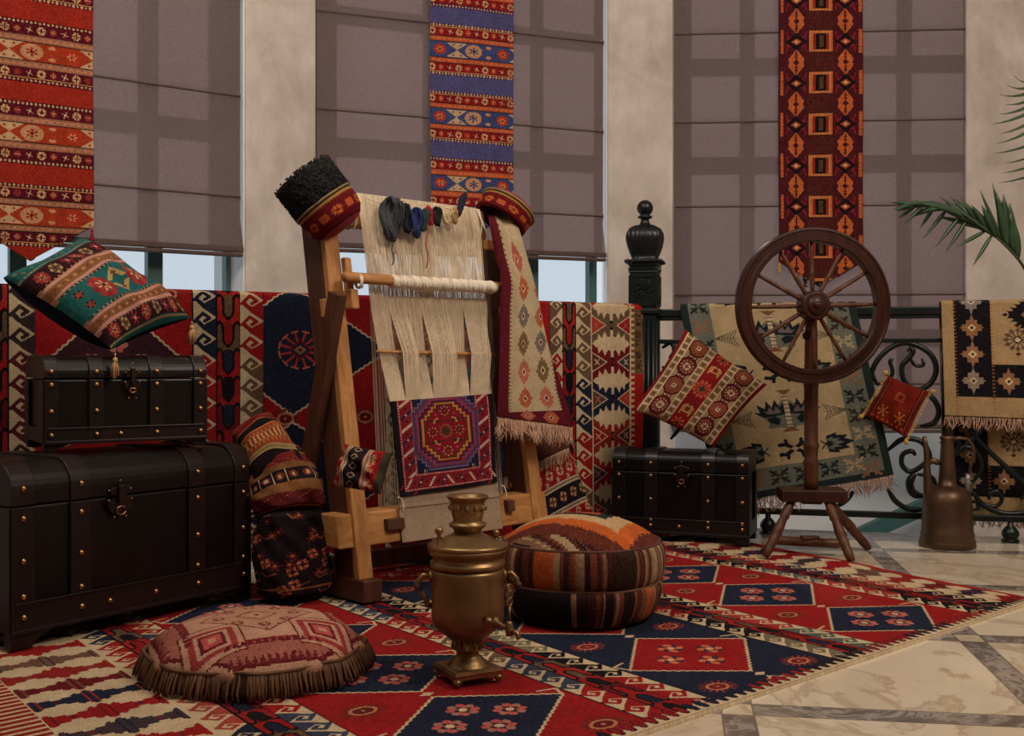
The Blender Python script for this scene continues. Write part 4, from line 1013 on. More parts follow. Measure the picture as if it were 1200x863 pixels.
# small trunk stands free of it; the red square cushion with cream ladders
def ladder_c():
    w = .42; c = Cv(w, w, .0021, (140,26,26)); CR = (224,200,164)
    for y0, y1 in ((.055,.135),(.285,.365)):
        c.rect(0, y0, w, y1, (176,146,108)); m = (y0+y1)/2
        for k in range(4):
            x = .055+k*.104
            def oc(r, col): c.poly([(x-r,m-r*.42),(x-r*.45,m-r*.95),(x+r*.45,m-r*.95),(x+r,m-r*.42),(x+r,m+r*.42),(x+r*.45,m+r*.95),(x-r*.45,m+r*.95),(x-r,m+r*.42)], col)
            oc(.046,(92,22,28)); oc(.037,(150,84,58) if k%2 else (124,50,44))
            for q in range(12): t = q*math.pi/6; c.dia(x+math.cos(t)*.030, m+math.sin(t)*.027, .0035,.0035,(70,20,20) if k%2 else CR)
            if k%2: c.rect(x-.009,m-.009,x+.009,m+.009,CR); c.rect(x-.004,m-.004,x+.004,m+.004,DRED)
            else: flower(c, x, m, .020, CR, (190,150,110), DRED)
            for s_ in (-1,1): c.ell(x+.052, m+s_*.011, .010, .009, (92,22,28)); c.ell(x+.052,m+s_*.011,.004,.004,CR)
    for y in (.036, .152, .268, .384):
        c.rect(0, y-.0185, w, y+.0185, CR)
        for k in range(12): x = .002+k*.036; c.rect(x+.003, y-.013, x+.032, y+.013, (150,118,78)); c.star(x+.0175, y, .010,.010,(84,56,38),None,4,.78,.003)
    m = .21
    c.star(.20, m, .042, .042, (206,96,70), (150,40,36), 12, 0, .005); c.dia(.20, m, .017,.017,(80,60,30)); c.ell(.2,m,.01,.01,(60,70,40))
    for x, q in ((.09,1),(.31,-1)):
        for sy in (-1,1): c.line([(x-.028,m+sy*.022),(x+.01,m+sy*.024),(x+.022,m+sy*.008)], .006, (190,150,90))
        c.rect(x-.018, m-.018, x+.018, m+.018, (190,150,90)); c.rect(x-.011, m-.011, x+.011, m+.011, (140,26,26))
    for x in (.015, .39): c.star(x, m, .03,.03,(206,96,70),(70,50,30),8,0,.005)
    for k in range(9): c.dia(.03+k*.045, m+(.045 if k%2 else -.045), .010, .008, (150,130,70))
    return c.speck(8)
Q = [P(741,480,4.62), P(803,386,4.74), P(899,451,4.72), P(836,524.5,4.585)]
lc, n_ = pillow('cushion', Q, .13, ladder_c(), (120,24,28), '', seed=5, pinch=.06)
tag(lc, 'red square cushion with cream ladder stripes, balanced on a corner on the black trunk', 'cushion')
# tiny cushion tied on the railing scroll
def mini_c():
    w, h = .20, .22; c = Cv(w, h, .002, (132,34,20)); Y = (206,150,60)
    for x in (.022, w-.022):
        c.rect(x-.009,0,x+.009,h,(96,22,20))
        for k in range(30): c.rect(x-.002, k*.0075, x+.002, k*.0075+.004, (190,120,90))
    c.rect(w/2-.02, .055, w/2+.02, .095, (170,80,50)); c.rect(w/2-.01, .065, w/2+.01, .085, (132,34,20)); 
    for x in (.06, .14):
        for k in range(6): t = k*math.pi/3; c.line([(x,.16),(x+math.cos(t)*.022,.16+math.sin(t)*.024)], .005, (200,120,64)); c.dia(x+math.cos(t)*.022,.16+math.sin(t)*.024,.005,.005,Y)
    for k in range(7): c.dia(.03+k*.023,.2,.008,.008,(190,90,44))
    return c.speck(8)
Q = [QP(1041,440,.055), QP(1089,459,.085), QP(1062,514,.11), QP(1013,487,.06)]
mc, n_ = pillow('small_cushion', [tuple(q) for q in Q], .065, mini_c(), (150,110,60), '', seed=6, pinch=.05)
tag(mc, 'tiny rust red cushion with yellow trim hanging on the iron railing', 'cushion')
mb = MB()
for a, b in ((0,3),(1,2)):
    A_, B_ = V(*Q[a]), V(*Q[b])
    for k in range(40):
        p = A_.lerp(B_, k/39.0); mb.tube([p, p+((B_-A_).cross(n_)).normalized()*(.012 if a == 0 else -.012)+V(0,0,random.uniform(-.004,.004))], .0018, 4)
tag(mb.build('trim_fringe', plain('yellow_trim', (196,160,84), .85, bs=.2), mc), kind='stuff')
for q, dd in ((0,(-.02,0,.02)),(1,(.024,0,.0)),(3,(-.03,0,-.01)),(2,(.0,0,-.02))): mb = MB(); mb.lathe([(.003,0),(.012,.014),(.004,.028)], 7, V(*Q[q]), dd); mb.build('corner_tassel', MATS['yellow_trim'], mc, smooth=True)

# ================================================================== LOOM
u = V(.72,.694,0).normalized(); n = V(-u.y,u.x,0); B0 = V(-.446,3.47,0); LE = .176
LM = Matrix(((u.x,n.x,LE*n.x,B0.x),(u.y,n.y,LE*n.y,B0.y),(0,0,1,0),(0,0,0,1)))
LS = Matrix(((u.x,n.x,0,B0.x),(u.y,n.y,0,B0.y),(0,0,1,0),(0,0,0,1)))
def LQ(px, py, b=0.0):
    r = (px-600)/F; q = (py-HY)/F
    a11 = u.x-r*u.y; a12 = LE*(n.x-r*n.y); c1 = r*(B0.y+b*n.y)-(B0.x+b*n.x)
    a21 = q*u.y; a22 = 1+q*LE*n.y; c2 = H-q*(B0.y+b*n.y)
    D_ = a11*a22-a12*a21; return ((c1*a22-a12*c2)/D_, (a11*c2-a21*c1)/D_)
def LP3(px, py, b=0.0): a, z = LQ(px, py, b); return LM @ V(a, b, z)
loom = thing('carpet_loom', 'wooden carpet loom with cream warp threads and a half-woven rug, standing on the kilim', 'loom', LS @ V(.4,.1,.0))
aR = LQ(632,600,.0)[0]; zt = 1.235; fz = .012
for k, a in enumerate((0.0, aR)):
    mb = MB(LM); mb.box((a-.028,0,fz+.0),(a+.028,.028,zt)); mb.build('post_facing', PINE, loom, bevel=.004)
    mb = MB(LM); mb.box((a-.030,.028,fz+.055),(a+.026,.125,zt-.02)); mb.build('post', OLDWOOD, loom, bevel=.004)
    mb = MB(LS); mb.box((a-.036,-.02,fz),(a+.036,.46,fz+.07)); mb.build('foot', OLDWOOD if k else OLDWOOD, loom, bevel=.005)
    mb = MB(LS); mb.beam((a-.050,.37,fz+.05),(a-.050,.10,.98),(1,0,0),.038,.055); mb.build('rear_brace', OLDWOOD, loom, bevel=.004)
    mb = MB(LM); mb.box((a-.050,-.012,.905),(a-.0265,.034,.965)); mb.build('brace_block', PINE, loom, bevel=.004)
mb = MB(LM); mb.beam((.03,.05,.42),(.13,.36,.64),(0,0,1),.075,.03); mb.build('side_strut', OLDWOOD, loom, bevel=.003)
zc = .23; aL = LQ(393,622,.02)[0]; aE = LQ(634,590,.02)[0]+.02
mb = MB(LM); mb.box((aL,.010,zc-.052),(aE,.10,zc+.052)); mb.build('lower_beam', PINEX, loom, bevel=.006)
mb = MB(LM); mb.box((LQ(452,612,.0)[0],-.012,zc-.010),(LQ(472,612,.0)[0],.02,zc+.025)); mb.build('beam_wedge', OLDWOOD, loom, bevel=.003); mb = MB(LM); mb.box((LQ(592,585,0)[0],-.012,zc+.0),(LQ(600,583,0)[0],.02,zc+.04)); mb.build('beam_wedge', OLDWOOD, loom, bevel=.003)
mb = MB(LS); mb.box((-.03,.38,fz+.015),(aR+.03,.42,fz+.075)); mb.build('rear_stretcher', OLDWOOD, loom, bevel=.004)
zu = LQ(480,252,.0)[1]; aU0 = LQ(398,255,.0)[0]; aU1 = LQ(571,275,.0)[0]
mb = MB(LM); mb.box((aU0-.03,.0,zu-.062),(aU1+.0,.07,zu+.05)); mb.build('upper_beam', PINEX, loom, bevel=.012)
mb = MB(LM); mb.box((aU1-.035,-.03,zu-.10),(aU1+.012,.03,zu-.065)); mb.build('beam_peg', PINE, loom, bevel=.004)
# heddle rod and its holders
r0, r1 = LQ(404,325,-.05), LQ(590,337,-.05)
mb = MB(LM); mb.tube([(r0[0],-.05,r0[1]),(r1[0],-.05,r1[1])], .0185, 14); mb.build('heddle_rod', PINEX, loom, smooth=True)
mb = MB(LM); w0, w1 = LQ(458,330,-.05), LQ(577,337,-.05); N_ = 110
mb.tube([(w0[0]+(w1[0]-w0[0])*k/N_, -.05, w0[1]+(w1[1]-w0[1])*k/N_) for k in range(N_+1)], [.0225+.0022*math.sin(k*2.4)+.001*math.sin(k*.6) for k in range(N_+1)], 12)
for k in range(60):
    f = k/59; a_ = w0[0]+(w1[0]-w0[0])*f; z_ = w0[1]+(w1[1]-w0[1])*f
    mb.tube([(a_,-.072,z_+.012),(a_+random.uniform(-.004,.004),-.074,z_-.002),(a_+random.uniform(-.004,.004),-.068,z_-.016)], .0014, 4)
mb.build('wound_thread', THREADW, loom, smooth=True)
a_, z_ = LQ(412,332,-.03)
mb = MB(LM); mb.box((a_-.016,-.045,z_-.085),(a_+.014,-.0,z_-.020)); mb.box((a_-.014,-.028,z_-.03),(a_+.012,-.0,z_+.085)); mb.build('rod_holder', PINE, loom, bevel=.006)
mb = MB(LM); mb.tube([(a_+.012+.004*math.sin(k),-.052+.022*math.cos(k*1.3),z_+.006+.024*math.sin(k*1.3)) for k in range(26)], .0035, 5); mb.build('knot_cord', THREADW, loom, smooth=True)
# warp
fr_groups = [(467,486),(502,531),(548,571)]
mb = MB(LM); Nn = 190
for i in range(Nn):
    f = (i+.5)/Nn; j = random.uniform(-1,1)*.0007
    top = LQ(421+(562-421)*f, 236+f*22, -.012); mid = LQ(431+(567-431)*f, 330, -.012)
    pxs_ = 447+(575-447)*f; st = LQ(pxs_, 412+f*4, -.02); bot = LQ(457+(576-457)*f, 472-9*f, -.015); low_ = LQ(468+(588-468)*f, 606-20*f, -.008)
    front = any(a <= pxs_ <= b for a, b in fr_groups)
    pts = [(top[0],.085,zu-.03),(top[0],.074,zu+.052),(top[0]+j,-.004,zu+.054),(top[0]+j,-.010,zu-.06),(mid[0]+j*2,-.016,mid[1]+.1),(mid[0]+j,-.014,mid[1]-.1),(st[0]+j*2,-.040 if front else -.004,st[1]),(bot[0],-.016,bot[1])]
    mb.tube(pts, .00125, 4, False)
    if i % 4 == 0:
        d_ = random.uniform(-.006,.006); mb.tube([(top[0]+d_,-.006,zu+.054),(top[0]+d_,-.013,zu-.06),(mid[0]+d_,-.018,mid[1])], .0011, 4, False)
tag(mb.build('warp_threads', THREAD, loom, smooth=True), kind='stuff')
mb = MB(LM)
for i in range(120):
    f = (i+.5)/120; t0 = LQ(424+(566-424)*f, 290+f*10, .10); b0 = LQ(444+(590-444)*f, 612-16*f, .10)
    mb.tube([(t0[0],.075,zu-.04),(t0[0]+random.uniform(-.004,.004),.09,t0[1]-.2),(b0[0]+random.uniform(-.003,.003),.10,b0[1])], .0012, 4, False)
tag(mb.build('rear_warp_threads', THREAD, loom, smooth=True), kind='stuff')
s0_, s1_ = LQ(441,412,-.016), LQ(579,416,-.016)
mb = MB(LM); mb.tube([(s0_[0],-.018,s0_[1]),(s1_[0],-.018,s1_[1])], [.005,.0075][:2], 8); mb.build('lease_stick', PINE, loom, smooth=True)
# the part-woven rug
def loomrug():
    w, h = .52, .46; c = Cv(w, h, .0026, (22,18,26)); CR = (224,186,170); W_ = (190,170,160)
    def dots(x0,y0,x1,y1):
        L = math.hypot(x1-x0,y1-y0); c.line([(x0,y0),(x1,y1)], .010, (150,34,46)); k = 0
        while k*.0125 < L: f = k*.0125/L; c.rect(x0+(x1-x0)*f-.003, y0+(y1-y0)*f-.003, x0+(x1-x0)*f+.003, y0+(y1-y0)*f+.003, CR); k += 1
    L, R, Bt = .028, w-.028, h-.024; k = 0
    c.rect(L, 0, R, Bt, (134,28,38))
    cols = [(206,180,156),(120,26,36),(30,40,60),(134,28,38)]
    for q in range(-4, 26):
        y = q*.030
        for x, sg in ((L+.006,1),(R-.060,1)):
            c.poly([(x,y+.026),(x+.054,y-.012),(x+.054,y+.003),(x,y+.041)], cols[q%4]); c.dia(x+.027, y+.014+.0, .007,.006, BLACK if q%2 else W_)
    c.rect(L, Bt-.060, R, Bt, (134,28,38))
    for q in range(-1, 18):
        x = L+q*.030; s_ = 1 if x < w/2 else -1
        c.poly([(x,Bt-.008),(x+.012,Bt-.008),(x+.012+.03*s_,Bt-.052),(x+.03*s_,Bt-.052)], cols[q%4]); c.dia(x+.006+.015*s_, Bt-.03, .006,.006, BLACK if q%2 else W_)
    dots(L,0,L,Bt); dots(R,0,R,Bt); dots(L,Bt,R,Bt); i0, i1, ib = L+.066, R-.066, Bt-.066
    c.rect(i0, 0, i1, ib, (24,30,62)); dots(i0,0,i0,ib); dots(i1,0,i1,ib); dots(i0,ib,i1,ib)
    cx, cy = w/2, .168
    def oct_(rx, ry, cut, col, stp=5):
        rx *= 1.17; ry *= 1.0; cut *= 1.1
        pts = []
        for (sx, sy, rev) in ((1,-1,0),(1,1,1),(-1,1,0),(-1,-1,1)):
            q = []
            for s in range(stp+1):
                q.append((cx+sx*(rx-cut+cut*s/stp), cy+sy*(ry-cut*max(0,s-1)/stp) if s else cy+sy*ry)); 
                q.append((cx+sx*(rx-cut+cut*s/stp), cy+sy*(ry-cut*s/stp)))
            pts += q[::-1] if rev else q
        c.poly(pts, col)
    for rx, ry, col in ((.150,.185,(120,110,140)),(.146,.180,(92,52,84)),(.134,.168,(120,60,90)),(.126,.160,(170,60,80)),(.122,.156,(30,34,66)),(.114,.148,(150,34,44)),(.108,.142,(196,140,60)),(.101,.135,(30,44,34)),(.096,.130,(142,22,36))): oct_(rx, ry, .085, col)
    def rosette(x, y, r):
        for k in range(8):
            t = k*math.pi/4; c.ell(x+math.cos(t)*r*.72, y+math.sin(t)*r*.72, r*.27, r*.27, (24,26,30)); c.ell(x+math.cos(t)*r*.72, y+math.sin(t)*r*.72, r*.17, r*.17, (206,120,90))
        c.ell(x, y, r*.34, r*.34, (24,40,30)); c.ell(x, y, r*.16, r*.16, (190,60,60))
    rosette(cx,cy-.10,.032); rosette(cx,cy+.10,.032); rosette(cx-.072,cy,.03); rosette(cx+.072,cy,.03)
    for k in range(12):
        t = k*math.pi/6; c.line([(cx,cy),(cx+math.cos(t)*.034,cy+math.sin(t)*.034)], .005, (40,60,36) if k%2 else (70,40,36)); c.ell(cx+math.cos(t)*.030,cy+math.sin(t)*.030,.005,.005,(150,110,70))
    for sx in (-1,1):
        for sy in (-1,1):
            for q in range(3): t = .78+(q-1)*.7; c.line([(cx+sx*.04,cy+sy*.045),(cx+sx*(.04+.022*math.cos(t)),cy+sy*(.045+.022*math.sin(t)))], .006, (34,52,36)); c.ell(cx+sx*(.04+.02*math.cos(t)),cy+sy*(.045+.02*math.sin(t)),.005,.005,(200,170,110))
            c.ell(cx+sx*.075, cy+sy*.055, .007,.009,(34,52,36)); c.ell(cx+sx*.05, cy+sy*.085, .006,.006,(190,70,110)); c.line([(cx+sx*.105,cy+sy*.02),(cx+sx*.09,cy+sy*.06)], .005, (30,34,36))
        for q in range(2): c.line([(cx+sx*.125+q*.012,ib-.022),(cx+sx*.125+q*.012,ib-.010)], .004, (190,170,90))
        c.line([(cx+sx*.05,cy+.045),(cx,cy+.05)], .004, (26,40,50)); c.line([(cx+sx*.05,cy-.045),(cx,cy-.05)], .004, (26,40,50))
    return c.speck(7)
lr = loomrug(); U, Vv = grid_uv(lr)
Qr = [LP3(457,471,-.018), LP3(575,462,-.018), LP3(581.5,566,-.018), LP3(468.5,583,-.018)]
W = bil([tuple(q) for q in Qr], U, Vv); W = W-np.array(n)*(.004*np.sin(U*8)*np.sin(Vv*6))[...,None]
grids('woven_rug', [(W, lr.a)], RUGM, loom, solid=.007)
def webcloth():
    c = Cv(.5, .20, .0024, (206,184,158)); c.rect(0,.075,.5,.12,(222,204,180)); c.rect(0,.12,.5,.2,(176,150,124))
    for k in range(80): c.line([(k*.0063,0),(k*.0063,.2)], .0024, (190,166,140))
    return c.speck(6)
wb = webcloth(); U, Vv = grid_uv(wb)
q0, q1 = LQ(468.5,583,-.014), LQ(582,566,-.014); q2, q3 = LQ(588,600,-.004), LQ(471,618,-.004)
f = np.array([[q0[0],-.014,q0[1]],[q1[0],-.014,q1[1]],[q2[0],-.0,zc+.055],[q3[0],-.0,zc+.055]])
W_ = bil([tuple(q) for q in f], U, np.clip(Vv/.62,0,1)); low = np.clip((Vv-.62)/.38,0,1)
W_[...,2] -= low*.112; W_[...,1] = np.where(Vv > .62, .004, W_[...,1])
Mn = np.array(LM); W = W_ @ Mn[:3,:3].T + Mn[:3,3]
grids('plain_web', [(W, wb.a)], JUTE, loom, solid=.003)
mb = MB(LM)
for (px, py) in ((467,583),(588,569)):
    a_, z_ = LQ(px, py, -.02); mb.tube([(a_,-.016,z_),(a_+.012,-.02,z_-.005),(a_+.018,-.02,z_-.03),(a_+.010,-.02,z_-.05)], .0022, 5)
mb.build('loose_thread', THREADW, loom, smooth=True)
mb = MB(LM)
for (px, dx) in ((401,.0),(405,.01),(410,.02),(560,0)):
    a_, z_ = LQ(px, 245, -.0); mb.tube([(a_+dx,.075,z_+.02),(a_+dx,.04,zu+.056),(a_+dx,-.006,zu+.05),(a_+dx+.005,-.008,zu),(a_+dx-.012,-.006,zu-.066),(a_+dx-.02,.03,zu-.07)], .0028, 5)
mb.build('binding_cord', THREADW, loom, smooth=True); mb = MB(LM)
a_, z_ = LQ(560,240,-.02); mb.tube([(a_,-.012,zu+.05),(a_+.02,-.02,zu-.02),(a_+.05,-.02,zu-.10)], .003, 5)
mb.build('binding_cord', THREADW, loom, smooth=True)
# yarn string and hanks
p0, p1 = LQ(430,232,-.03), LQ(548,238,-.03)
mb = MB(LM); mb.tube([(p0[0]+(p1[0]-p0[0])*k/10, -.026, p0[1]+(p1[1]-p0[1])*k/10-.035*math.sin(math.pi*k/10)) for k in range(11)], .0022, 5)
ys = mb.build('yarn_string', THREADW, loom, smooth=True)
YARN = [('charcoal grey',(62,64,72),458,257,.042,.125,15),('blue black',(24,26,44),474,256,.026,.085,8),('royal blue',(34,48,104),488,261,.026,.085,9),('dark green',(44,62,50),497,258,.016,.07,6),
        ('crimson',(168,22,40),503,253,.012,.055,4),('black',(22,20,22),512,254,.018,.055,6),('cream',(206,184,148),523,253,.022,.050,7),('straw tan',(176,138,92),532,253,.014,.045,6),('midnight navy',(28,24,50),540,241,.013,.080,6)]
for nm, colr, px, py, rx, hh, loops in YARN:
    rx *= 1.2; hh *= 1.12; loops = int(loops*2.4)
    a_, z_ = LQ(px, py, -.05); cen = LM @ V(a_, -.052, z_); mt = plain('yarn_'+nm.replace(' ','_'), colr, .9, 0, 60, .3, .5, 260, .002)
    mb = MB(); tilt = random.uniform(-.3,.3) if nm != 'midnight navy' else .35
    for k in range(loops):
        ph = random.uniform(0,6.28); wx = rx*random.uniform(.35,.95); hz = hh/2*random.uniform(.75,1.05); dx, dy = random.uniform(-.35,.35)*rx, random.uniform(-.3,.3)*rx; tw = random.uniform(-.7,.7)
        pts = []
        for q in range(17):
            t = 2*math.pi*q/16+ph; x = wx*math.cos(t)*.6; z = hz*math.sin(t); yv = wx*.5*math.sin(2*t+tw)+dy
            x, z = x*math.cos(tilt)+z*math.sin(tilt)+dx, z*math.cos(tilt)-x*math.sin(tilt); pts.append(cen+u*(x+random.uniform(-.0035,.0035))-n*(yv*.7+random.uniform(-.003,.003))+V(0,0,z+random.uniform(-.004,.004)))
        mb.tube(pts, .0034+.0014*random.random(), 5, False)
    hk = mb.build('yarn_hank', mt, None, cen-V(0,0,hh/2), smooth=True)
    tag(hk, {'charcoal grey':'largest charcoal grey yarn hank, leftmost on the loom string','cream':'cream wool hank between the black and the tan ones','midnight navy':'slim midnight navy hank set apart, rightmost on the loom string'}.get(nm, nm+' yarn hank hanging from the loom string'), 'yarn', 'yarn hanks hanging from the loom beam')
    if nm in ('charcoal grey','crimson'):
        tl = MB(); L_ = .10 if nm != 'crimson' else .16; tl.tube([cen+u*(.0-.02*(nm == 'crimson'))+V(0,0,-hh*.4-L_*k/6)+u*.006*math.sin(k*1.7)-n*.01 for k in range(7)], .0022, 5); tl.build('loose_end', mt, hk, smooth=True)

# draped cream runner over the right post
def creamrun():
    w, h = .50, .98; c = Cv(w, h, .003, (198,176,140)); M_ = (96,20,34)
    c.rect(0,0,.075,h,M_); c.rect(0,h-.095,w,h,M_); c.rect(w-.05,0,w,h,M_)
    for k in range(int(h/.018)): c.poly([(.070,k*.018),(.104,k*.018+.003),(.070,k*.018+.008)], (96,48,40)); c.poly([(w-.045,k*.018),(w-.075,k*.018+.003),(w-.045,k*.018+.008)], (110,40,40))
    cols = [(184,100,80),(182,96,66),(120,108,100),(122,98,62),(190,108,88),(182,96,66)]; y = .10; k = 0
    def st(x, y, a):
        for q in range(12): t = q*math.pi/6; L = .052 if q%3 == 0 else .044; c.line([(x,y),(x+math.cos(t)*L*.85,y+math.sin(t)*L*.92)], .020, a)
        c.dia(x,y,.040,.046,a); c.dia(x, y, .020, .020, (226,200,160)); c.dia(x, y, .013,.013,(110,24,34))
    for k in range(7):
        y = .16+k*.128
        st(.205, y, cols[k%6]); st(.36, y+.01, cols[(k+5)%6])
    return c.speck(8)
cr = creamrun(); ny, nx = cr.a.shape[:2]; U, Vv = grid_uv(cr)
Lc = [(0,(571,250,4.20)),(.05,(574,262,4.06)),(.15,(582,300,4.04)),(.26,(589,330,4.02)),(.38,(587,362,4.00)),(.6,(586,420,3.97)),(.85,(583,478,3.95)),(1,(583,488,3.95))]
Rc = [(0,(592,240,4.24)),(.05,(604,262,4.12)),(.15,(616,300,4.08)),(.35,(630,352,4.06)),(.6,(642,408,4.05)),(.85,(663,470,4.05)),(1,(671,500,4.05))]
sl = spline(Lc, Vv[:,0]); sr_ = spline(Rc, Vv[:,0]); px = sl[:,None,0]*(1-U)+sr_[:,None,0]*U; py = sl[:,None,1]*(1-U)+sr_[:,None,1]*U
D = sl[:,None,2]*(1-U)+sr_[:,None,2]*U - .022*np.sin(U*math.pi*1.5+.3)*np.clip(Vv*3,0,1) - .012*np.sin(U*9+Vv*2)
W = np.stack([(px-600)/F*D, D, H-(py-HY)/F*D], -1)
fv = (.62+.38*np.clip((np.linspace(0,1,ny)-.25)/.55,0,1))[:,None]; ui = np.clip((np.linspace(0,1,nx)[None,:]*fv*nx).astype(int), 0, nx-1)
cc = cr.a[np.arange(ny)[:,None], ui]
dr = grids('draped_runner', [(W, cc)], RUGM, None, V(*W[-1,nx//2])-V(0,0,.0), solid=.006)
tag(dr, 'cream runner with maroon border and star motifs draped over the loom right post', 'kilim')
fringe('fringe', [tuple(W[-1, int(k)]) for k in np.linspace(1, nx-1, 100)], .075, FRINGE, dr, .0024, .25, per=2)

# hats
def hatlathe(name, prof, c, ax, canvas, mat, parent=None, nseg=96, label=None, noise_=0.0, o=None):
    ax = V(*ax).normalized(); e = V(0,-1,0)-ax*V(0,-1,0).dot(ax); e.normalize(); g = ax.cross(e); c = V(*c)
    pr = np.array(prof); m = len(pr); th = np.linspace(0, 2*math.pi, nseg+1); R = pr[:,0][:,None]; Hh = pr[:,1][:,None]
    if noise_: R = R+RNG.normal(0, noise_, (m, nseg+1)); R[:,-1] = R[:,0]; R = np.maximum(R, 0)
    A = np.array(c)+np.array(ax)*(Hh*np.ones_like(th))[...,None]+np.array(e)*(R*np.cos(th))[...,None]+np.array(g)*(R*np.sin(th))[...,None]
    col = None
    if canvas is not None:
        cv_, rows = canvas; ny, nx = cv_.a.shape[:2]
        jj = np.clip(((np.arange(m-1)+.5)/(m-1)*ny).astype(int),0,ny-1); ii = np.clip(((np.arange(nseg)+.5)/nseg*nx).astype(int),0,nx-1); col = cv_.a[jj[:,None], ii[None,:]]
    return grids(name, [(A, col)], mat, parent, o if parent is None else None)
def capcv(gold_top=True):
    c = Cv(.66, .12, .0022, (110,18,26)); x = .03; k = 0
    while x < .66:
        if k%2 == 0: medal(c, x, .065, .024, (206,100,48), (190,80,40), (110,18,26)); flower(c, x, .065, .02, (214,120,50), (190,80,40), (80,14,20))
        else: c.rect(x-.016,.05,x+.016,.08,(196,90,48)); c.rect(x-.008,.057,x+.008,.073,(110,18,26)); c.dia(x,.065,.022,.010,(196,90,48))
        x += .055; k += 1
    c.rect(0,0,.66,.012,(40,34,24)); c.rect(0,.012,.66,.019,(176,130,66)); 
    for q in range(60): c.rect(q*.011,.019,q*.011+.005,.024,(150,100,50))
    c.rect(0,.112,.66,.12,(70,14,20)); return c.speck(6)
def shoulder(r, h, rr=.02, n=6, inner=None):
    return [(r-rr+rr*math.sin(x), h-rr+rr*math.cos(x)) for x in np.linspace(math.pi/2, 0, n)]
def interp(prof, m):
    pr = np.array(prof); d = np.r_[0, np.cumsum(np.hypot(*np.diff(pr, axis=0).T))]; t = np.linspace(0, d[-1], m); return np.stack([np.interp(t, d, pr[:,0]), np.interp(t, d, pr[:,1])], 1)
axh = (-.60,-.10,.78)
cenc = P(388,250,3.62)
AX = V(*axh).normalized()
capL = thing('embroidered_cap', 'red embroidered skullcap capping the left loom post, under the black fur hat', 'hat', cenc-AX*.03, 'embroidered caps on the loom posts')
hatlathe('cap_band', interp([(.105,.040),(.104,0),(.098,-.030),(.080,-.052)], 50), cenc, axh, (capcv(),0), VELV, capL, 220)
hatlathe('cap_crown', interp([(.0805,-.0515),(.050,-.064),(.0,-.068)], 12), cenc, axh, None, plain('crimson_lining', (126,20,34), .85), capL, 60)
rimv = MB(); rimv.tube([cenc+AX*.040+ (AX.orthogonal().normalized()*math.cos(t)+AX.cross(AX.orthogonal().normalized())*math.sin(t))*.104 for t in np.linspace(0,2*math.pi,60)], .0045, 6, False); rimv.build('gold_rim', plain('tarnished_gold_braid', (132,108,66), .6), capL, smooth=True)
hc_ = cenc+AX*.037
fp_ = interp([(.094,.0),(.098,.01),(.103,.05),(.106,.105),(.100,.118),(.06,.121),(.0,.122)], 90)
fh = hatlathe('fur_hat', fp_, hc_, axh, None, FUR, None, 240, noise_=.0011, o=hc_)
tag(fh, 'tall black curly fur hat tilted on top of the left loom post', 'hat')
mb = MB()
for k in range(900):   # curls of the fleece
    t = random.uniform(0,6.28); h_ = random.uniform(.0,.12); e_ = AX.orthogonal().normalized(); g_ = AX.cross(e_); rr = .104 if random.random() < .8 else random.uniform(0,.1)
    c_ = hc_+AX*(h_ if rr == .104 else .122)+(e_*math.cos(t)+g_*math.sin(t))*rr; d_ = (e_*math.cos(t)+g_*math.sin(t)) if rr == .104 else AX; t1 = d_.orthogonal().normalized(); t2 = d_.cross(t1); s_ = random.uniform(.0025,.0045)
    mb.tube([c_+d_*.001*q+t1*s_*math.cos(q*1.5)+t2*s_*math.sin(q*1.5) for q in range(5)], .0016, 4)
tag(mb.build('fleece_curls', FUR, fh, smooth=True), kind='stuff')
cR = P(590,252,4.16); axr = (.50,.30,.82); AXR = V(*axr).normalized()
capR = thing('embroidered_cap', 'red embroidered skullcap with gold edge tilted over the right loom post', 'hat', cR, 'embroidered caps on the loom posts')
hatlathe('cap_band', interp([(.108,.035),(.106,0),(.104,-.025),(.09,-.032)], 50), cR, axr, (capcv(),0), VELV, capR, 220)
hatlathe('cap_crown', interp([(.108,.034),(.10,.052),(.06,.060),(.0,.062)], 12), cR, axr, None, MATS['crimson_lining'], capR, 60)
mb = MB(); e_ = AXR.orthogonal().normalized(); g_ = AXR.cross(e_); mb.tube([cR+AXR*.036+(e_*math.cos(t)+g_*math.sin(t))*.109 for t in np.linspace(0,2*math.pi,60)], .005, 6, False); mb.build('gold_rim', MATS['tarnished_gold_braid'], capR, smooth=True)

# striped small cushion hanging on the left post
def strip_c(w=.24, h=.2):
    c = Cv(w, h, .002, (150,28,30)); K = (32,24,28)
    for y0, y1, col in ((.0,.02,(70,66,52)),(.085,.155,K)): c.rect(0, y0, w, y1, col)
    for y in (.07, .16):
        c.rect(0, y-.010, w, y+.010, (206,180,150))
        for k in range(26): c.dia(.004+k*.0095, y, .004, .006, (120,60,44))
    for k in range(5): c.dia(.025+k*.05, .12, .020, .018, (176,140,104)); c.dia(.025+k*.05, .12, .012,.011,K)
    for k in range(14): c.star(RNG.rand()*w, .03+RNG.rand()*.03, .012,.008,(216,150,120),None,5,0,.004)
    for k in range(8): c.star(RNG.rand()*w, .175+RNG.rand()*.02, .012,.008,(216,150,120),None,5,0,.004)
    return c.speck(9)
Q = [P(460,531,3.37), P(446,580,3.33), P(389,570,3.38), P(403,520,3.42)]
pc, _ = pillow('small_cushion', Q, .085, strip_c(), (90,20,26), '', seed=8, pinch=.07)
tag(pc, 'little red and black patterned cushion hanging on the loom left post', 'cushion')
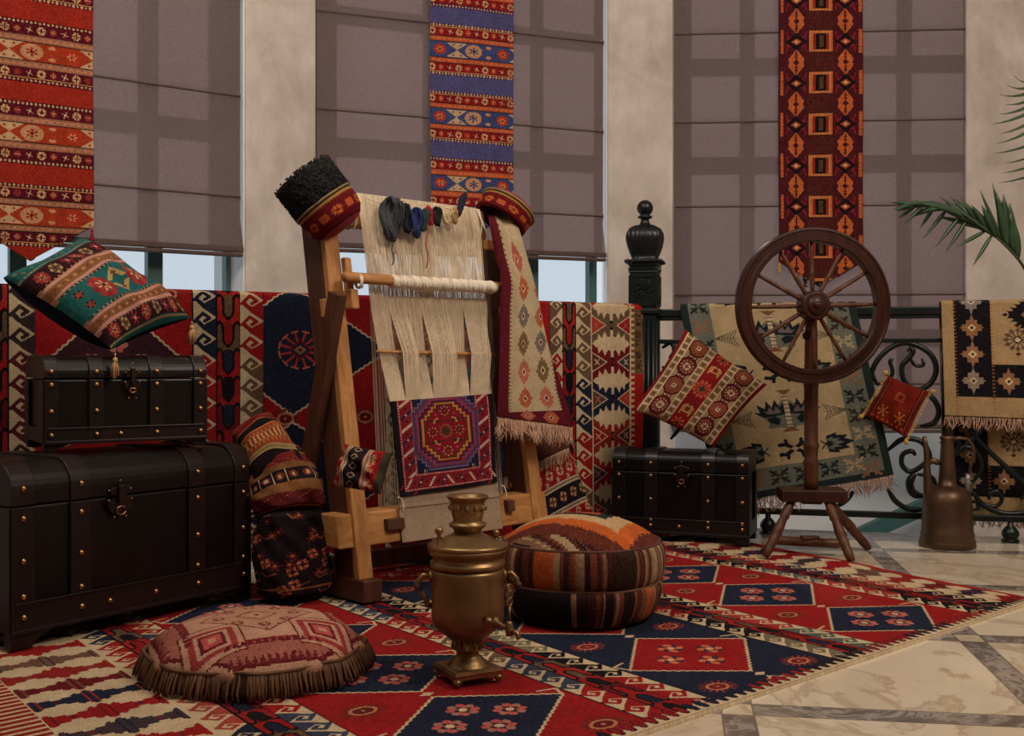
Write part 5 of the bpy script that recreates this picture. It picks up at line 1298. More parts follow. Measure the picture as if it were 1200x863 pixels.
# cushion behind the right post
def scarf_c():
    w, h = .44, .40; c = Cv(w, h, .0024, (150,24,28)); K = (26,24,34); CR = (206,186,156)
    c.rect(0,.0,w,.10,(70,34,30)); c.rect(0,.235,w,.325,K)
    for y in (.225,.335):
        c.rect(0,y-.012,w,y+.012,CR)
        for k in range(40): c.dia(.005+k*.0112, y, .005,.008,(60,50,46))
    for k in range(6): x = .04+k*.075; flower(c, x, .28, .026, (196,160,110), (150,60,50), K); flower(c, x+.03, .165, .026, CR, (206,120,90), DRED); c.star(x, .20, .014,.014,CR,None,5,0,.004); flower(c, x, .37, .02, CR, (206,120,90), DRED)
    return c.speck(8)
Q = [P(588,548,4.22), P(664,508,4.30), P(694,600,4.26), P(626,640,4.12)]
sc, _ = pillow('cushion', Q, .15, scarf_c(), (100,20,26), '', seed=9, pinch=.05)
tag(sc, 'red and black banded cushion leaning behind the loom right post', 'cushion')
top_ = [P(590+k*.72, 553-k*.38+6*math.sin(k*.4), 4.13) for k in range(0,90)]
sh = bil([tuple(P(592,500,4.20)), tuple(P(656,500,4.28)), tuple(P(666,525,4.20)), tuple(P(590,560,4.12))], *np.meshgrid(np.linspace(0,1,30), np.linspace(0,1,20)))
shc = np.empty((19,29,3)); shc[:] = (92,52,40)
sw = grids('brown_shawl', [(sh, shc)], VELV, None, solid=.006); tag(sw, 'dark brown fringed shawl hanging over the banded cushion', 'shawl')
fringe('fringe', [tuple(sh[-1,0]*(1-k/120)+sh[-1,-1]*(k/120)) for k in range(121)], .06, FRINGE, sw, .0022, .25)

# kilim bolster stack between the trunks and the loom
def bolster(name, pts, radii, canvas, label, seed=0, m=150, nseg=200):
    path = spline([(i/(len(pts)-1), tuple(p)) for i, p in enumerate(pts)], np.linspace(0,1,m)); rad = spline([(i/(len(radii)-1), (r,)) for i, r in enumerate(radii)], np.linspace(0,1,m))[:,0]
    th = np.linspace(0, 2*math.pi, nseg+1); A = np.zeros((m, nseg+1, 3)); rs = np.random.RandomState(seed); ph = rs.rand(6)*6
    for i in range(m):
        d_ = path[min(i+1,m-1)]-path[max(i-1,0)]; d_ /= np.linalg.norm(d_); e_ = np.cross(d_, [0,1,0]); e_ /= np.linalg.norm(e_); g_ = np.cross(d_, e_)
        t = i/(m-1); cap = min(1, math.sqrt(max(0, 1-(1-min(t,1-t)/.10)**2)) if min(t,1-t) < .10 else 1)
        R = rad[i]*cap*(1+.035*np.sin(th*3+ph[0]+t*7)+.025*np.sin(th*5+ph[1]-t*11)+.02*np.sin(th*9+ph[2]+t*23))
        A[i] = path[i]+e_*(R*np.cos(th))[:,None]+g_*(R*np.sin(th))[:,None]
    ny, nx = canvas.a.shape[:2]; jj = np.clip(((np.arange(m-1)+.5)/(m-1)*ny).astype(int),0,ny-1); ii = np.clip(((np.arange(nseg)+.5)/nseg*nx).astype(int),0,nx-1)
    o = grids(name, [(A, canvas.a[jj[:,None], ii[None,:]])], VELV, None, V(*path[-1])-V(0,0,0)); tag(o, label, 'cushion', None); return o
def bol_cv(kind):
    c = Cv(.8, .42, .0028, (32,20,24)); O = (200,120,60); R_ = (120,30,30); CR = (206,176,120)
    if kind == 0:      # knotted head, patched
        c.rect(0,.0,.8,.10,R_); c.rect(0,.10,.8,.16,(22,18,20)); c.rect(0,.16,.8,.30,(150,70,40))
        for k in range(12): x = .03+k*.068; c.dia(x,.23,.034,.06,O); c.dia(x,.23,.020,.04,(30,22,28)); c.dia(x,.23,.010,.02,(180,60,50)); c.star(x+.034,.23,.02,.03,CR,None,6,0,.006)
        for k in range(30): c.rect(k*.028,.30,k*.028+.02,.33,CR); c.ell(k*.028+.010,.315,.005,.008,(40,30,30))
        for k in range(40): c.rect(k*.02,.02+(k%3)*.012,k*.02+.012,.03+(k%3)*.012,O)
        c.line([(0,.10),(.8,.10)],.006,O); c.line([(0,.16),(.8,.16)],.008,O)
    elif kind == 1:
        for y0, y1, col in ((0,.09,(34,24,30)),(.09,.17,(112,34,30)),(.17,.21,(128,84,50)),(.21,.27,(26,22,26)),(.27,.31,(140,92,54)),(.31,.42,(96,30,30))): c.rect(0,y0,.8,y1,col)
        for y in (.09,.395): c.line([(0,y),(.8,y)], .008, (190,120,60))
        for k in range(16): x = .02+k*.05; c.ell(x,.24,.016,.018,(120,50,40)); c.rect(x-.006,.232,x+.006,.248,CR); c.rect(x+.024,.21,x+.027,.27,CR)
        for k in range(60): c.dia(.006+k*.0134,.165-(k%4)*.009,.004,.004,(206,90,70)); c.dia(.006+k*.0134,.315+(k%5)*.008,.004,.004,(190,90,80))
        for k in range(20): c.star(.02+k*.04,.05,.014,.02,O,R_,6,0,.005)
    else:
        for k in range(90):
            x, y = RNG.rand()*.8, RNG.rand()*.42
            [lambda: flower(c,x,y,.022,(190,110,70),(130,40,36),(40,26,28)), lambda: c.star(x,y,.02,.018,(120,34,32),(180,120,70),6,0,.006), lambda: c.line([(x,y),(x+.03,y+.012),(x+.05,y-.006)],.006,(150,80,50))][k%3]()
        c.line([(0,.36),(.8,.36)],.008,(150,90,50))
    return c.speck(7)
bolster('bolster_cushion', [(-.70,3.53,.30),(-.70,3.525,.21),(-.695,3.515,.11),(-.69,3.51,.018)], [.102,.115,.120,.108], bol_cv(2), 'dark flower-patterned bolster standing on the floor between trunk and loom', 1)
bolster('bolster_cushion', [(-.785,3.63,.475),(-.755,3.595,.40),(-.725,3.56,.33),(-.71,3.54,.27)], [.082,.112,.118,.105], bol_cv(1), 'maroon and ochre banded bolster, middle one of the pile beside the loom', 2)
kc, _ = pillow('cushion', [P(270,508,3.61), P(316,482,3.70), P(362,548,3.55), P(298,562,3.49)], .16, bol_cv(0), (60,24,26), '', seed=11, pinch=.03, pw=.5)
tag(kc, 'orange and black patched cushion on top of the bolster pile behind the large trunk', 'cushion')
# ================================================================== POUF, FLOOR CUSHION
def pouf():
    cx, cy = .205, 3.30; R = .245; zt_ = .235; dome = .075; nseg = 600
    prof = []
    for x in np.linspace(0, 1, 30): prof.append((R*.93*x, zt_+dome*(1-x**2.4)))          # top, centre to rim
    top_n = len(prof)
    for x in np.linspace(0, math.pi, 26)[1:-1]: prof.append((R*.93+.022*math.sin(x)**.8, zt_-.002-(zt_-.125)*(1-math.cos(x))/2))
    mid_n = len(prof)
    for x in np.linspace(0, math.pi, 26)[1:]: prof.append((R*.93+.026*math.sin(x)**.8-(.035*(1-math.cos(x))/2), .121-.107*(1-math.cos(x))/2))
    for x in np.linspace(.99,0,5): prof.append(((R*.93-.035)*x, .0125))
    pr = np.array(prof); th = np.linspace(0,2*math.pi,nseg+1); Rr = pr[:,0][:,None]*(1+.012*np.sin(th*5+1)+.008*np.sin(th*9))
    A = np.stack([cx+Rr*np.cos(th), cy+Rr*np.sin(th), (pr[:,1][:,None]*np.ones_like(th))], -1)
    # colours in plan / along the side
    c = (A[:-1,:-1]+A[1:,1:])/2; dx, dy = c[...,0]-cx, c[...,1]-cy; m = c.shape[0]
    rows = np.arange(m)[:,None]*np.ones((1,nseg)); thc = np.arctan2(dy, dx)
    # stripe list
    def stripes(t, seed):
        rs = np.random.RandomState(seed); edges = [0]; cols = []
        pal = [(70,32,26),(96,44,32),(150,112,84),(52,28,26),(120,60,40),(176,146,112),(40,24,24),(104,50,36),(134,96,72),(60,30,28)]
        k = 0
        while edges[-1] < 1: edges.append(edges[-1]+rs.choice([.003,.005,.008,.012,.018,.03])); cols.append(pal[(k*3+rs.randint(0,3))%len(pal)]); k += 1
        i = np.clip(np.searchsorted(edges, np.mod(t,1), side='right')-1, 0, len(cols)-1); return np.array(cols, float)[i]
    ang = math.radians(38); s_ = dx*math.cos(ang)+dy*math.sin(ang); q_ = -dx*math.sin(ang)+dy*math.cos(ang)
    s2 = s_-.03; w_ = np.abs(s2)+.42*np.abs(q_)   # nested sawtooth diamond
    st = stripes((s_+.3)*1.35, 3)
    top = st.copy(); saw = .010*(np.mod(q_*42,1)-.5)*2
    vx, vy = .32, -.947; qq = (dx-.015)*vx+(dy-.10)*vy; ss = -(dx-.015)*vy+(dy-.10)*vx; saw = .035*(np.mod(np.abs(ss)*38,1)-.5)
    d_ = np.abs(ss)/.29+np.abs(qq)/.32+saw
    for lim, col in ((1.25,(104,48,34)),(1.0,(206,100,42)),(.78,(204,170,122)),(.52,(34,42,46)),(.34,(206,84,48)),(.2,(204,170,122)),(.10,(44,46,48))): top[d_ < lim] = col
    side1 = stripes(thc/(2*math.pi)*1.8+.2, 5); side2 = stripes(thc/(2*math.pi)*1.8+.65, 8)
    plainb = ((thc > -1.25) & (thc < -.95)); side1[plainb] = (58,34,26); plainb = ((thc > -2.6) & (thc < -1.75)); side2[plainb] = (30,20,20)
    b = ((thc > -2.2) & (thc < -1.95)); side1[b] = (170,80,36); b = ((thc > -.75) & (thc < -.6)); side2[b] = (196,104,52)
    col = np.where(rows[...,None] < top_n, top, np.where(rows[...,None] < mid_n, side1, side2))
    col = np.where((np.abs(rows-mid_n) <= 0)[...,None], (150,120,90), np.where((np.abs(rows-top_n) <= 0)[...,None], (50,26,24), col))
    col = np.clip(col+RNG.normal(0,9,(m,nseg))[...,None],0,255)
    A[...,2] += 0
    o = grids('striped_pouf', [(A, col)], VELV, None, V(cx,cy,0.0125)); tag(o, 'round brown striped kilim pouf standing on the rug beside the samovar', 'pouf')
    for z, r in ((zt_-.002, R*.93+.004),(.123, R*.93+.004)):
        mb = MB(); mb.tube([(cx+r*(1+.012*math.sin(t*5+1)+.008*math.sin(t*9))*math.cos(t), cy+r*(1+.012*math.sin(t*5+1)+.008*math.sin(t*9))*math.sin(t), z) for t in np.linspace(0,2*math.pi,100)], .0045, 6, False); mb.build('piping', plain('pouf_piping', (84,48,36) if z > .2 else (140,108,80), .85), o, smooth=True)
pouf()
def floor_cushion():
    cx, cy, R = -.625, 2.715, .258; nseg = 8*40; m1 = 90; z0 = .07; top = .142
    th = np.linspace(0,2*math.pi,nseg+1)+.2; k = math.pi/4; oc = 1/np.cos(np.mod(th,k)-k/2)*.955
    oc = 1+(oc-1)*.75
    rr = np.linspace(0,1,m1)
    A = np.zeros((m1+14, nseg+1, 3)); zt = z0+(top-z0)*(1-rr**3.2)**.75
    Rm = np.r_[rr, 1-np.linspace(.0,.35,14)**2*1.0]; Zm = np.r_[zt, np.linspace(z0-.004,.015,14)]
    Rg = (Rm[:,None]*R)*(1+(oc-1)*np.clip(Rm,0,1)[:,None]**3)
    A[...,0] = cx+Rg*np.cos(th); A[...,1] = cy+Rg*np.sin(th); A[...,2] = Zm[:,None]-.006*np.abs(np.sin(th*4-.4))*(Rm[:,None]**6)
    cv_ = Cv(.6,.6,.0022,(176,104,88)); LT = (206,156,128); DKR = (110,28,34); PK = (164,62,62); c0 = .3
    def zig(cx_, cy_, r, col, t):   # stepped diamond outline
        cv_.dia(cx_, cy_, r, r, col); cv_.dia(cx_, cy_, r-t, r-t, LT)
    for r, col in ((.30,PK),(.285,LT),(.27,DKR),(.262,(176,104,88)),(.20,(150,50,54)),(.19,LT)):
        pts = []
        for q in range(8): t = q*math.pi/4+.39; pts.append((c0+math.cos(t)*r, c0+math.sin(t)*r))
        cv_.poly(pts, col)
    for q in range(4):
        t = q*math.pi/2+.78; x, y = c0+math.cos(t)*.19, c0+math.sin(t)*.19
        for r, col in ((.105,DKR),(.098,LT),(.078,PK),(.058,LT),(.045,DKR),(.032,(196,90,84)),(.014,LT)): cv_.rect(x-r*.7,y-r*.7,x+r*.7,y+r*.7,col)
        t = q*math.pi/2; x, y = c0+math.cos(t)*.215, c0+math.sin(t)*.215; px_, py_ = -math.sin(t), math.cos(t); dx, dy = math.cos(t), math.sin(t)
        for j in range(-6,7):
            for off in (-.02,.03):
                a, b = x+px_*j*.018+dx*off, y+py_*j*.018+dy*off; cv_.poly([(a-px_*.009,b-py_*.009),(a+px_*.009,b+py_*.009),(a-dx*.022,b-dy*.022)], DKR if off < 0 else (120,40,44))
    cv_.dia(c0,c0,.145,.145,DKR); cv_.dia(c0,c0,.138,.138,(200,146,118)); cv_.dia(c0,c0,.055,.055,DKR); cv_.dia(c0,c0,.047,.047,LT); cv_.dia(c0,c0,.036,.036,(190,110,90)); cv_.dia(c0,c0,.03,.03,LT); cv_.dia(c0,c0,.010,.010,DKR)
    for q in range(8):
        t = q*math.pi/4; r_ = .095 if q%2 == 0 else .085; flower(cv_, c0+math.cos(t)*r_, c0+math.sin(t)*r_, .017, DKR, PK, LT)
    for q in range(40): a, b = RNG.rand(2)*.56+.02; cv_.dia(a,b,.005,.005,DKR)
    cv_.speck(7)
    c = (A[:-1,:-1]+A[1:,1:])/2; al = math.radians(25); dx, dy = c[...,0]-cx, c[...,1]-cy
    X_ = .3+(dx*math.cos(al)+dy*math.sin(al))*1.04; Y_ = .3+(-dx*math.sin(al)+dy*math.cos(al))*1.04
    i = np.clip((X_/cv_.r).astype(int),0,cv_.nx-1); j = np.clip((Y_/cv_.r).astype(int),0,cv_.ny-1); col = cv_.a[j,i]
    o = grids('floor_cushion', [(A, col)], VELV, None, V(cx,cy,.012)); tag(o, 'flat pink octagonal floor cushion with bronze fringe lying on the kilim', 'cushion')
    mb = MB(); N = 330
    for q in range(N):
        t = 2*math.pi*(q+random.uniform(-.3,.3))/N; kk = 1+((1/math.cos((t-.2)%k-k/2)*.955)-1)*.75; r_ = R*kk; zt0 = z0-.006*abs(math.sin((t)*4-.4))+.004
        out = random.uniform(.006,.03)
        p = [(cx+(r_+out*f)*math.cos(t+random.uniform(-.01,.01)*f), cy+(r_+out*f)*math.sin(t+random.uniform(-.01,.01)*f), zt0-(zt0-.014)*g) for f, g in ((0,0),(.5,.35),(.85,.7),(1,1.0))]
        mb.tube(p, [.0032,.0036,.0032,.0026], 5)
    tag(mb.build('fringe', FRINGEB, o, smooth=True), kind='stuff')
    mb = MB(); mb.tube([(cx+(R+.003)*(1+((1/math.cos((t-.2)%k-k/2)*.955)-1)*.75)*math.cos(t), cy+(R+.003)*(1+((1/math.cos((t-.2)%k-k/2)*.955)-1)*.75)*math.sin(t), z0-.006*abs(math.sin(t*4-.4))+.002) for t in np.linspace(0,2*math.pi,200)], .0045, 6, False); mb.build('fringe_braid', FRINGEB, o, smooth=True)
floor_cushion()

# ================================================================== SAMOVAR
sx, sy = (548-600)/F*2.63, 2.63; K_ = 2.63/F
def zS(cy_): return H-((570+cy_/3.45)-HY)*K_
def rS(r): return r/3.45*K_
sam = thing('samovar', 'tarnished brass samovar on a square foot, standing on the kilim in front', 'samovar', (sx,sy,.012))
def lsam(name, lst, nseg=48):
    mb = MB(); mb.lathe([(rS(r), zS(y)) for y, r in lst], nseg, (sx,sy,0)); return mb.build(name, SAMO, sam, smooth=True)
lsam('chimney_crown', [(188,50),(180,56),(170,60),(163,72),(156,76),(149,74),(144,58),(136,58),(120,62),(108,66),(100,60),(90,70),(78,72),(68,66),(62,70),(52,78),(44,84),(40,85),(37,84),(40,78),(50,68),(64,56),(80,50)])
mb = MB()
for k in range(12):
    t = k*math.pi/6; mb.lathe([(.0005,-.004),(.005,-.002),(.0065,.003),(.004,.010),(.0005,.012)], 6, (sx+math.cos(t)*rS(68), sy+math.sin(t)*rS(68), zS(92)), (math.cos(t)*.3,math.sin(t)*.3,1))
mb.build('crown_beading', SAMO, sam, smooth=True)
lsam('lid', [(250,160),(240,163),(234,162),(228,150),(218,124),(206,96),(192,66),(184,54),(182,40)])
lsam('collar', [(330,140),(322,150),(312,153),(304,152),(298,142),(290,138),(280,142),(270,154),(262,158),(250,162),(246,150)])
lsam('urn_body', [(330,146),(345,150),(360,147),(420,147),(490,147),(535,146),(555,139),(572,124),(588,103),(602,86),(615,70)])
lsam('gallery_neck', [(600,84),(608,78),(612,60),(618,52),(645,52),(650,64),(656,62),(662,48),(676,44),(684,46)])
mb = MB()
for k in range(18):
    t = k*math.pi/9; a_, b_ = rS(70), rS(60); mb.tube([(sx+a_*math.cos(t),sy+a_*math.sin(t),zS(610)),(sx+b_*.95*math.cos(t),sy+b_*.95*math.sin(t),zS(622)),(sx+b_*1.05*math.cos(t),sy+b_*1.05*math.sin(t),zS(636)),(sx+a_*.9*math.cos(t),sy+a_*.9*math.sin(t),zS(650))], .0028, 6)
mb.build('pierced_gallery', SAMO, sam, smooth=True)
lsam('pedestal', [(728,92),(722,88),(718,80),(710,76),(702,70),(692,60),(682,48),(676,44)])
rot = math.radians(29); MS = Matrix.Translation((sx,sy,0)) @ Matrix.Rotation(rot, 4, 'Z'); hb = .060; z1_ = .040; 
mb = MB(MS); mb.box((-hb,-hb,z1_-.016),(hb,hb,z1_+.004)); mb.box((-hb-.003,-hb-.003,z1_-.006),(hb+.003,hb+.003,z1_)); mb.build('square_base', SAMO, sam, bevel=.002)
for k in range(4):
    Mk = MS @ Matrix.Rotation(k*math.pi/2, 4, 'Z')
    mb = MB(Mk); mb.prism([(-hb,z1_-.014),(-hb,.014),(-hb+.008,.014),(-hb+.012,.021),(-hb+.024,z1_-.014)], -hb, -hb+.006)
    mb.build('apron', SAMO, sam); mb = MB(Mk)
    mb.prism([(hb,z1_-.014),(hb,.014),(hb-.008,.014),(hb-.012,.021),(hb-.024,z1_-.014)], -hb, -hb+.006); mb.build('apron', SAMO, sam)
    mb = MB(Mk); mb.lathe([(.005,.012),(.009,.016),(.010,.022),(.006,.028)], 12, (-hb+.006,-hb+.006,0)); mb.build('foot', SAMO, sam, smooth=True)
for s_ in (-1, 1):
    th_ = math.radians(8 if s_ > 0 else 188); ex = V(math.cos(th_), math.sin(th_), 0); rb = rS(148)
    cpt = V(sx,sy,0)
    mb = MB()
    mb.tube([cpt+ex*rb*.97+V(0,0,zS(360)), cpt+ex*(rb+.018)+V(0,0,zS(355)), cpt+ex*(rb+.030)+V(0,0,zS(380)), cpt+ex*(rb+.032)+V(0,0,zS(400)), cpt+ex*(rb+.022)+V(0,0,zS(410))], [.006,.006,.007,.008,.005], 10)
    mb.tube([cpt+ex*rb*.97+V(0,0,zS(480)), cpt+ex*(rb+.010)+V(0,0,zS(470)), cpt+ex*(rb+.014)+V(0,0,zS(440)), cpt+ex*(rb+.026)+V(0,0,zS(420))], [.006,.006,.0055,.005], 10)
    mb.lathe([(.012,-.002),(.014,.004),(.010,.008)], 14, cpt+ex*(rb-.002)+V(0,0,zS(362)), ex); mb.build('handle_bracket', SAMO, sam, smooth=True)
    ty = V(-ex.y, ex.x, 0); c_ = cpt+ex*(rb+.032)+V(0,0,zS(398))
    mb = MB(); mb.tube([c_-ty*.026, c_-ty*.018, c_, c_+ty*.018, c_+ty*.026], [.005,.009,.0065,.009,.005], 12); mb.build('handle_grip', OLDWOOD, sam, smooth=True)
# tap towards the right front
ta = math.radians(-38); ex = V(math.cos(ta), math.sin(ta), 0); c0 = V(sx,sy,0)+ex*rS(140)+V(0,0,zS(530))
mb = MB(); mb.lathe([(.012,-.004),(.015,.002),(.011,.006),(.007,.012),(.006,.040),(.008,.044),(.008,.050),(.006,.054)], 16, c0, (ex.x,ex.y,-.25))
e1_ = c0+V(ex.x,ex.y,-.25).normalized()*.054; mb.tube([e1_, e1_+ex*.012+V(0,0,-.002), e1_+ex*.02+V(0,0,-.016)], [.006,.007,.006], 10)
e2_ = c0+V(ex.x,ex.y,-.25).normalized()*.045; mb.lathe([(.008,-.014),(.0095,0),(.008,.016),(.004,.020)], 14, e2_); mb.build('tap_spout', SAMO, sam, smooth=True)
mb = MB(); k0 = e2_+V(0,0,.018); mb.tube([k0, k0+V(0,0,.035)], .0035, 8)
for q in range(3): cc_ = k0+V(0,0,.045+.016*q); mb.tube([cc_+V(ex.y*.009*math.cos(t),-ex.x*.009*math.cos(t),.009*math.sin(t)) for t in np.linspace(0,2*math.pi,14)], .0028, 6, False)
mb.build('tap_key', SAMO, sam, smooth=True)
mb = MB(); mb.lathe([(.001,-.008),(.009,-.004),(.0105,.002),(.007,.008),(.001,.010)], 14, V(sx,sy,0)+V(math.cos(-.98),math.sin(-.98),0)*(rS(150)+.004)+V(0,0,zS(516)), (.55,-.8,.1)); mb.build('tap_boss', SAMO, sam, smooth=True)
for (px_, py_, hh) in ((514.5,634,.030),(581,622,.016)):
    x_ = (px_-600)/F*(2.59 if px_ < 550 else 2.65); y_ = 2.59 if px_ < 550 else 2.65; mb = MB(); zb_ = zS(222)-.004
    mb.lathe([(.008,0),(.006,.006),(.004,.012),(.0045,hh-.006),(.008,hh-.002),(.010,hh+.004),(.008,hh+.010),(.003,hh+.013)], 14, (x_,y_,zb_)); mb.tube([(x_,y_,zb_+hh*.55),(x_+.014,y_,zb_+hh*.6)], .003, 6); mb.build('steam_vent', SAMO, sam, smooth=True)

# ================================================================== COPPER EWER
ex_, ey_ = (1110-600)/F*4.58, 4.58; k_ = 4.58/F
def zE(py): return max(.0, H-(py-HY)*k_)
ew = thing('copper_ewer', 'aged copper ewer with long spout and looped handle on the marble floor', 'ewer', (ex_,ey_,0))
mb = MB(); pr = [(30.5,641),(32,639),(31.5,634),(29.5,628),(30.5,626),(29,622),(28,605),(27.5,590),(26.5,582),(23,575),(17,571),(12,569.5),(10.5,568)]
mb.lathe([(0.001,0.0)]+[(r*k_, (zE(y) if y < 641 else 0.0)) for r, y in pr], 48, (ex_,ey_,0)); mb.build('body', COPPER, ew, smooth=True)
mb = MB(); mb.lathe([(r*k_, zE(y)) for r, y in ((12,571),(12.5,569),(10.5,567),(9.5,560),(8.2,540),(7.2,522),(6.8,516),(8.6,514.5),(8.6,512),(6.0,511))], 32, (ex_-.0,ey_,0)); mb.build('neck', COPPER, ew, smooth=True)
def EP(px, py, dy=0.0): D_ = ey_+dy; return ((px-600)/F*D_, D_, zE(py))
mb = MB(); mb.tube([EP(1091,588),EP(1088,575),EP(1086.5,555),EP(1086,535),EP(1084.5,520),EP(1083,512)], [.026,.020,.015,.0115,.010,.0085], 16); mb.build('spout', COPPER, ew, smooth=True)
mb = MB(); mb.tube([EP(1088,543),EP(1093,540),EP(1098,542),EP(1103,543)], [.008,.013,.013,.008], 10); mb.build('spout_bridge', COPPER, ew, smooth=True)
mb = MB(); mb.tube([EP(1116,515),EP(1124,513.5),EP(1134,515),EP(1140,522),EP(1141.5,532),EP(1138,545),EP(1134.5,558)], [.007,.0075,.0075,.007,.0065,.006,.006], 10); mb.build('handle', COPPER, ew, smooth=True)
mb = MB(); mb.tube([EP(1134.5,556),EP(1134,562),EP(1133.5,577)], [.008,.011,.010], 10); mb.build('handle_socket', plain('dull_pewter', (150,146,144), .45, .6), ew, smooth=True)

# ================================================================== SPINNING WHEEL
wx, wy, wz = (952.5-600)/F*4.27, 4.27, H+(425-358.5)/F*4.27; R0 = .301
MW = Matrix.Translation((wx,wy,wz)) @ Matrix.Rotation(math.radians(4), 4, 'Z')
sw_ = thing('spinning_wheel', 'upright wooden spinning wheel with twelve turned spokes on a three-legged stand', 'spinning wheel', (1.18,4.36,0))
mb = MB(MW); t_ = .022
rimp = [(R0-.056,-t_),(R0-.052,-t_-.004),(R0-.038,-t_-.004),(R0-.034,-t_),(R0-.014,-t_),(R0-.010,-t_-.004),(R0-.003,-t_-.003),(R0,-t_+.004),(R0-.004,0),(R0,t_-.004),(R0-.003,t_),(R0-.052,t_),(R0-.056,t_-.003)]
ns = 128; vs = []
for r, y in rimp:
    for k in range(ns): a = 2*math.pi*k/ns; vs.append((r*math.cos(a), y, r*math.sin(a)))
m_ = len(rimp); mb.add(vs, [(i*ns+k, i*ns+(k+1)%ns, ((i+1)%m_)*ns+(k+1)%ns, ((i+1)%m_)*ns+k) for i in range(m_) for k in range(ns)])
mb.build('rim', WHEELW, sw_, smooth=False, bevel=0)
for k in range(12):
    a = k*math.pi/6+math.radians(1.5); d_ = V(math.cos(a),0,math.sin(a)); prf = [(.045,.0075),(.07,.0085),(.10,.0095),(.12,.0085),(.125,.0105),(.13,.008),(.17,.0085),(.21,.0075),(.25,.006)]
    mb = MB(MW); mb.tube([d_*r for r, _ in prf], [q for _, q in prf], 10); mb.build('spoke', SPOKEW, sw_, smooth=True)
mb = MB(MW); mb.lathe([(.050,-.045),(.057,-.038),(.057,.03),(.05,.04)], 36, (0,0,0), (0,1,0)); mb.build('hub', WHEELW, sw_, smooth=False, bevel=.003)
mb = MB(MW); mb.lathe([(.034,-.054),(.036,-.048),(.036,-.040)], 30, (0,0,0), (0,1,0)); mb.lathe([(.002,-.066),(.012,-.062),(.016,-.050)], 20, (0,0,0), (0,1,0)); mb.build('hub_cap', WHEELW, sw_, smooth=True)
mb = MB(MW); mb.lathe([(.014,-.03),(.014,.12)], 12, (0,0,0), (0,1,0)); mb.build('axle', IRON, sw_, smooth=True)
px0 = (950.5-600)/F*4.36; py0 = 4.36
mb = MB(); mb.lathe([(.026,.262),(.028,.30),(.0285,.36),(.031,.37),(.026,.38),(.027,.42),(.031,.428),(.031,.438),(.027,.446),(.0265,.55),(.0275,.66),(.030,.67),(.0275,.68),(.025,.80),(.023,.92),(.026,.96),(.022,1.00),(.012,1.03)], 28, (px0,py0,0)); mb.build('post', SPOKEW, sw_, smooth=True)
mb = MB(); q0 = (px0-.012,py0-.045); mb.lathe([(.010,.62),(.013,.66),(.010,.70),(.014,.85),(.010,.90)], 14, (q0[0],q0[1],0)); mb.build('tension_bar', SPOKEW, sw_, smooth=True)
mb = MB(); mb.lathe([(.001,-.016),(.014,-.010),(.018,0),(.014,.010),(.001,.016)], 16, V(px0-.030,py0-.05,.865), (0,1,0)); mb.lathe([(.012,0),(.006,.006),(.006,.022),(.012,.028),(.006,.04)], 14, (px0-.028,py0-.02,1.055)); mb.build('tension_knob', WHEELW, sw_, smooth=True)
MPk = Matrix.Translation((1.178,4.36,0)) @ Matrix.Rotation(math.radians(-6), 4, 'Z')
mb = MB(MPk); mb.box((-.125,-.075,.218),(.125,.085,.264)); mb.build('stool_plank', WHEELW, sw_, bevel=.004)
mb = MB(MPk); mb.prism([(-.06,.222),(.05,.222),(.03,.205),(-.04,.207)], -.03, .03); mb.build('plank_cleat', WHEELW, sw_)
def leg(p, q):
    p, q = V(*p), V(*q); mb = MB(); ts = [0,.12,.2,.26,.30,.34,.5,.6,.64,.68,.74,.9,1]; rr = [.014,.017,.020,.017,.020,.015,.020,.021,.016,.020,.017,.018,.014]
    mb.tube([p.lerp(q, t) for t in ts], rr, 12); return mb.build('leg', SPOKEW, sw_, smooth=True)
def FLp(x, y, z=.008): return PZ(x, y, z)
leg((1.095,4.33,.225), FLp(897,652,.020)); leg((1.225,4.31,.225), FLp(998,658,.012)); leg((1.245,4.42,.225), FLp(1018,643,.006))
mb = MB(); A_, B_ = P(905,637,4.40), P(986,645,4.34); A_.z = .055; B_.z = .050
mb.tube([A_, A_.lerp(B_,.05), A_.lerp(B_,.5), A_.lerp(B_,.95), B_], [.014,.019,.018,.019,.013], 12); mb.build('foot_rail', SPOKEW, sw_, smooth=True)
mb = MB(); C_ = A_.lerp(B_,.55); mb.box((C_.x-.035,C_.y-.02,C_.z+.012),(C_.x+.035,C_.y+.02,C_.z+.024)); mb.build('treadle_block', SPOKEW, sw_, bevel=.003)

# ================================================================== PALM
pb = V(2.25,4.0,0)
palm = thing('potted_palm', 'palm with arching green fronds reaching in from the right edge', 'plant', pb)
mb = MB(); mb.lathe([(.001,0),(.15,0),(.16,.02),(.19,.30),(.205,.31),(.205,.345),(.185,.345),(.18,.31),(.001,.31)], 40, pb); mb.build('pot', CLAY, palm, smooth=False)
mb = MB(); mb.lathe([(.182,.30),(.1,.318),(.001,.325)], 30, pb); mb.build('soil', SOIL, palm, smooth=True)
def leaflet(mb, a, b, droop, w_, up):
    a, b = V(*a), V(*b); N_ = 7; d_ = (b-a); sd = d_.cross(V(*up)).normalized()
    pts = [a+d_*t+V(0,0,-droop*t*t) for t in np.linspace(0,1,N_)]; ws = [w_*x for x in (.35,.8,1,.95,.75,.45,.05)]; vs = []
    nn = sd.cross(d_).normalized()
    for p, q in zip(pts, ws): vs += [p-sd*q-nn*q*.0, p+nn*q*.35, p+sd*q, p-nn*.0015]
    mb.add(vs, [(i*4+k, i*4+(k+1)%4, (i+1)*4+(k+1)%4, (i+1)*4+k) for i in range(N_-1) for k in range(4)]+[(3,2,1,0),(4*N_-4,4*N_-3,4*N_-2,4*N_-1)])
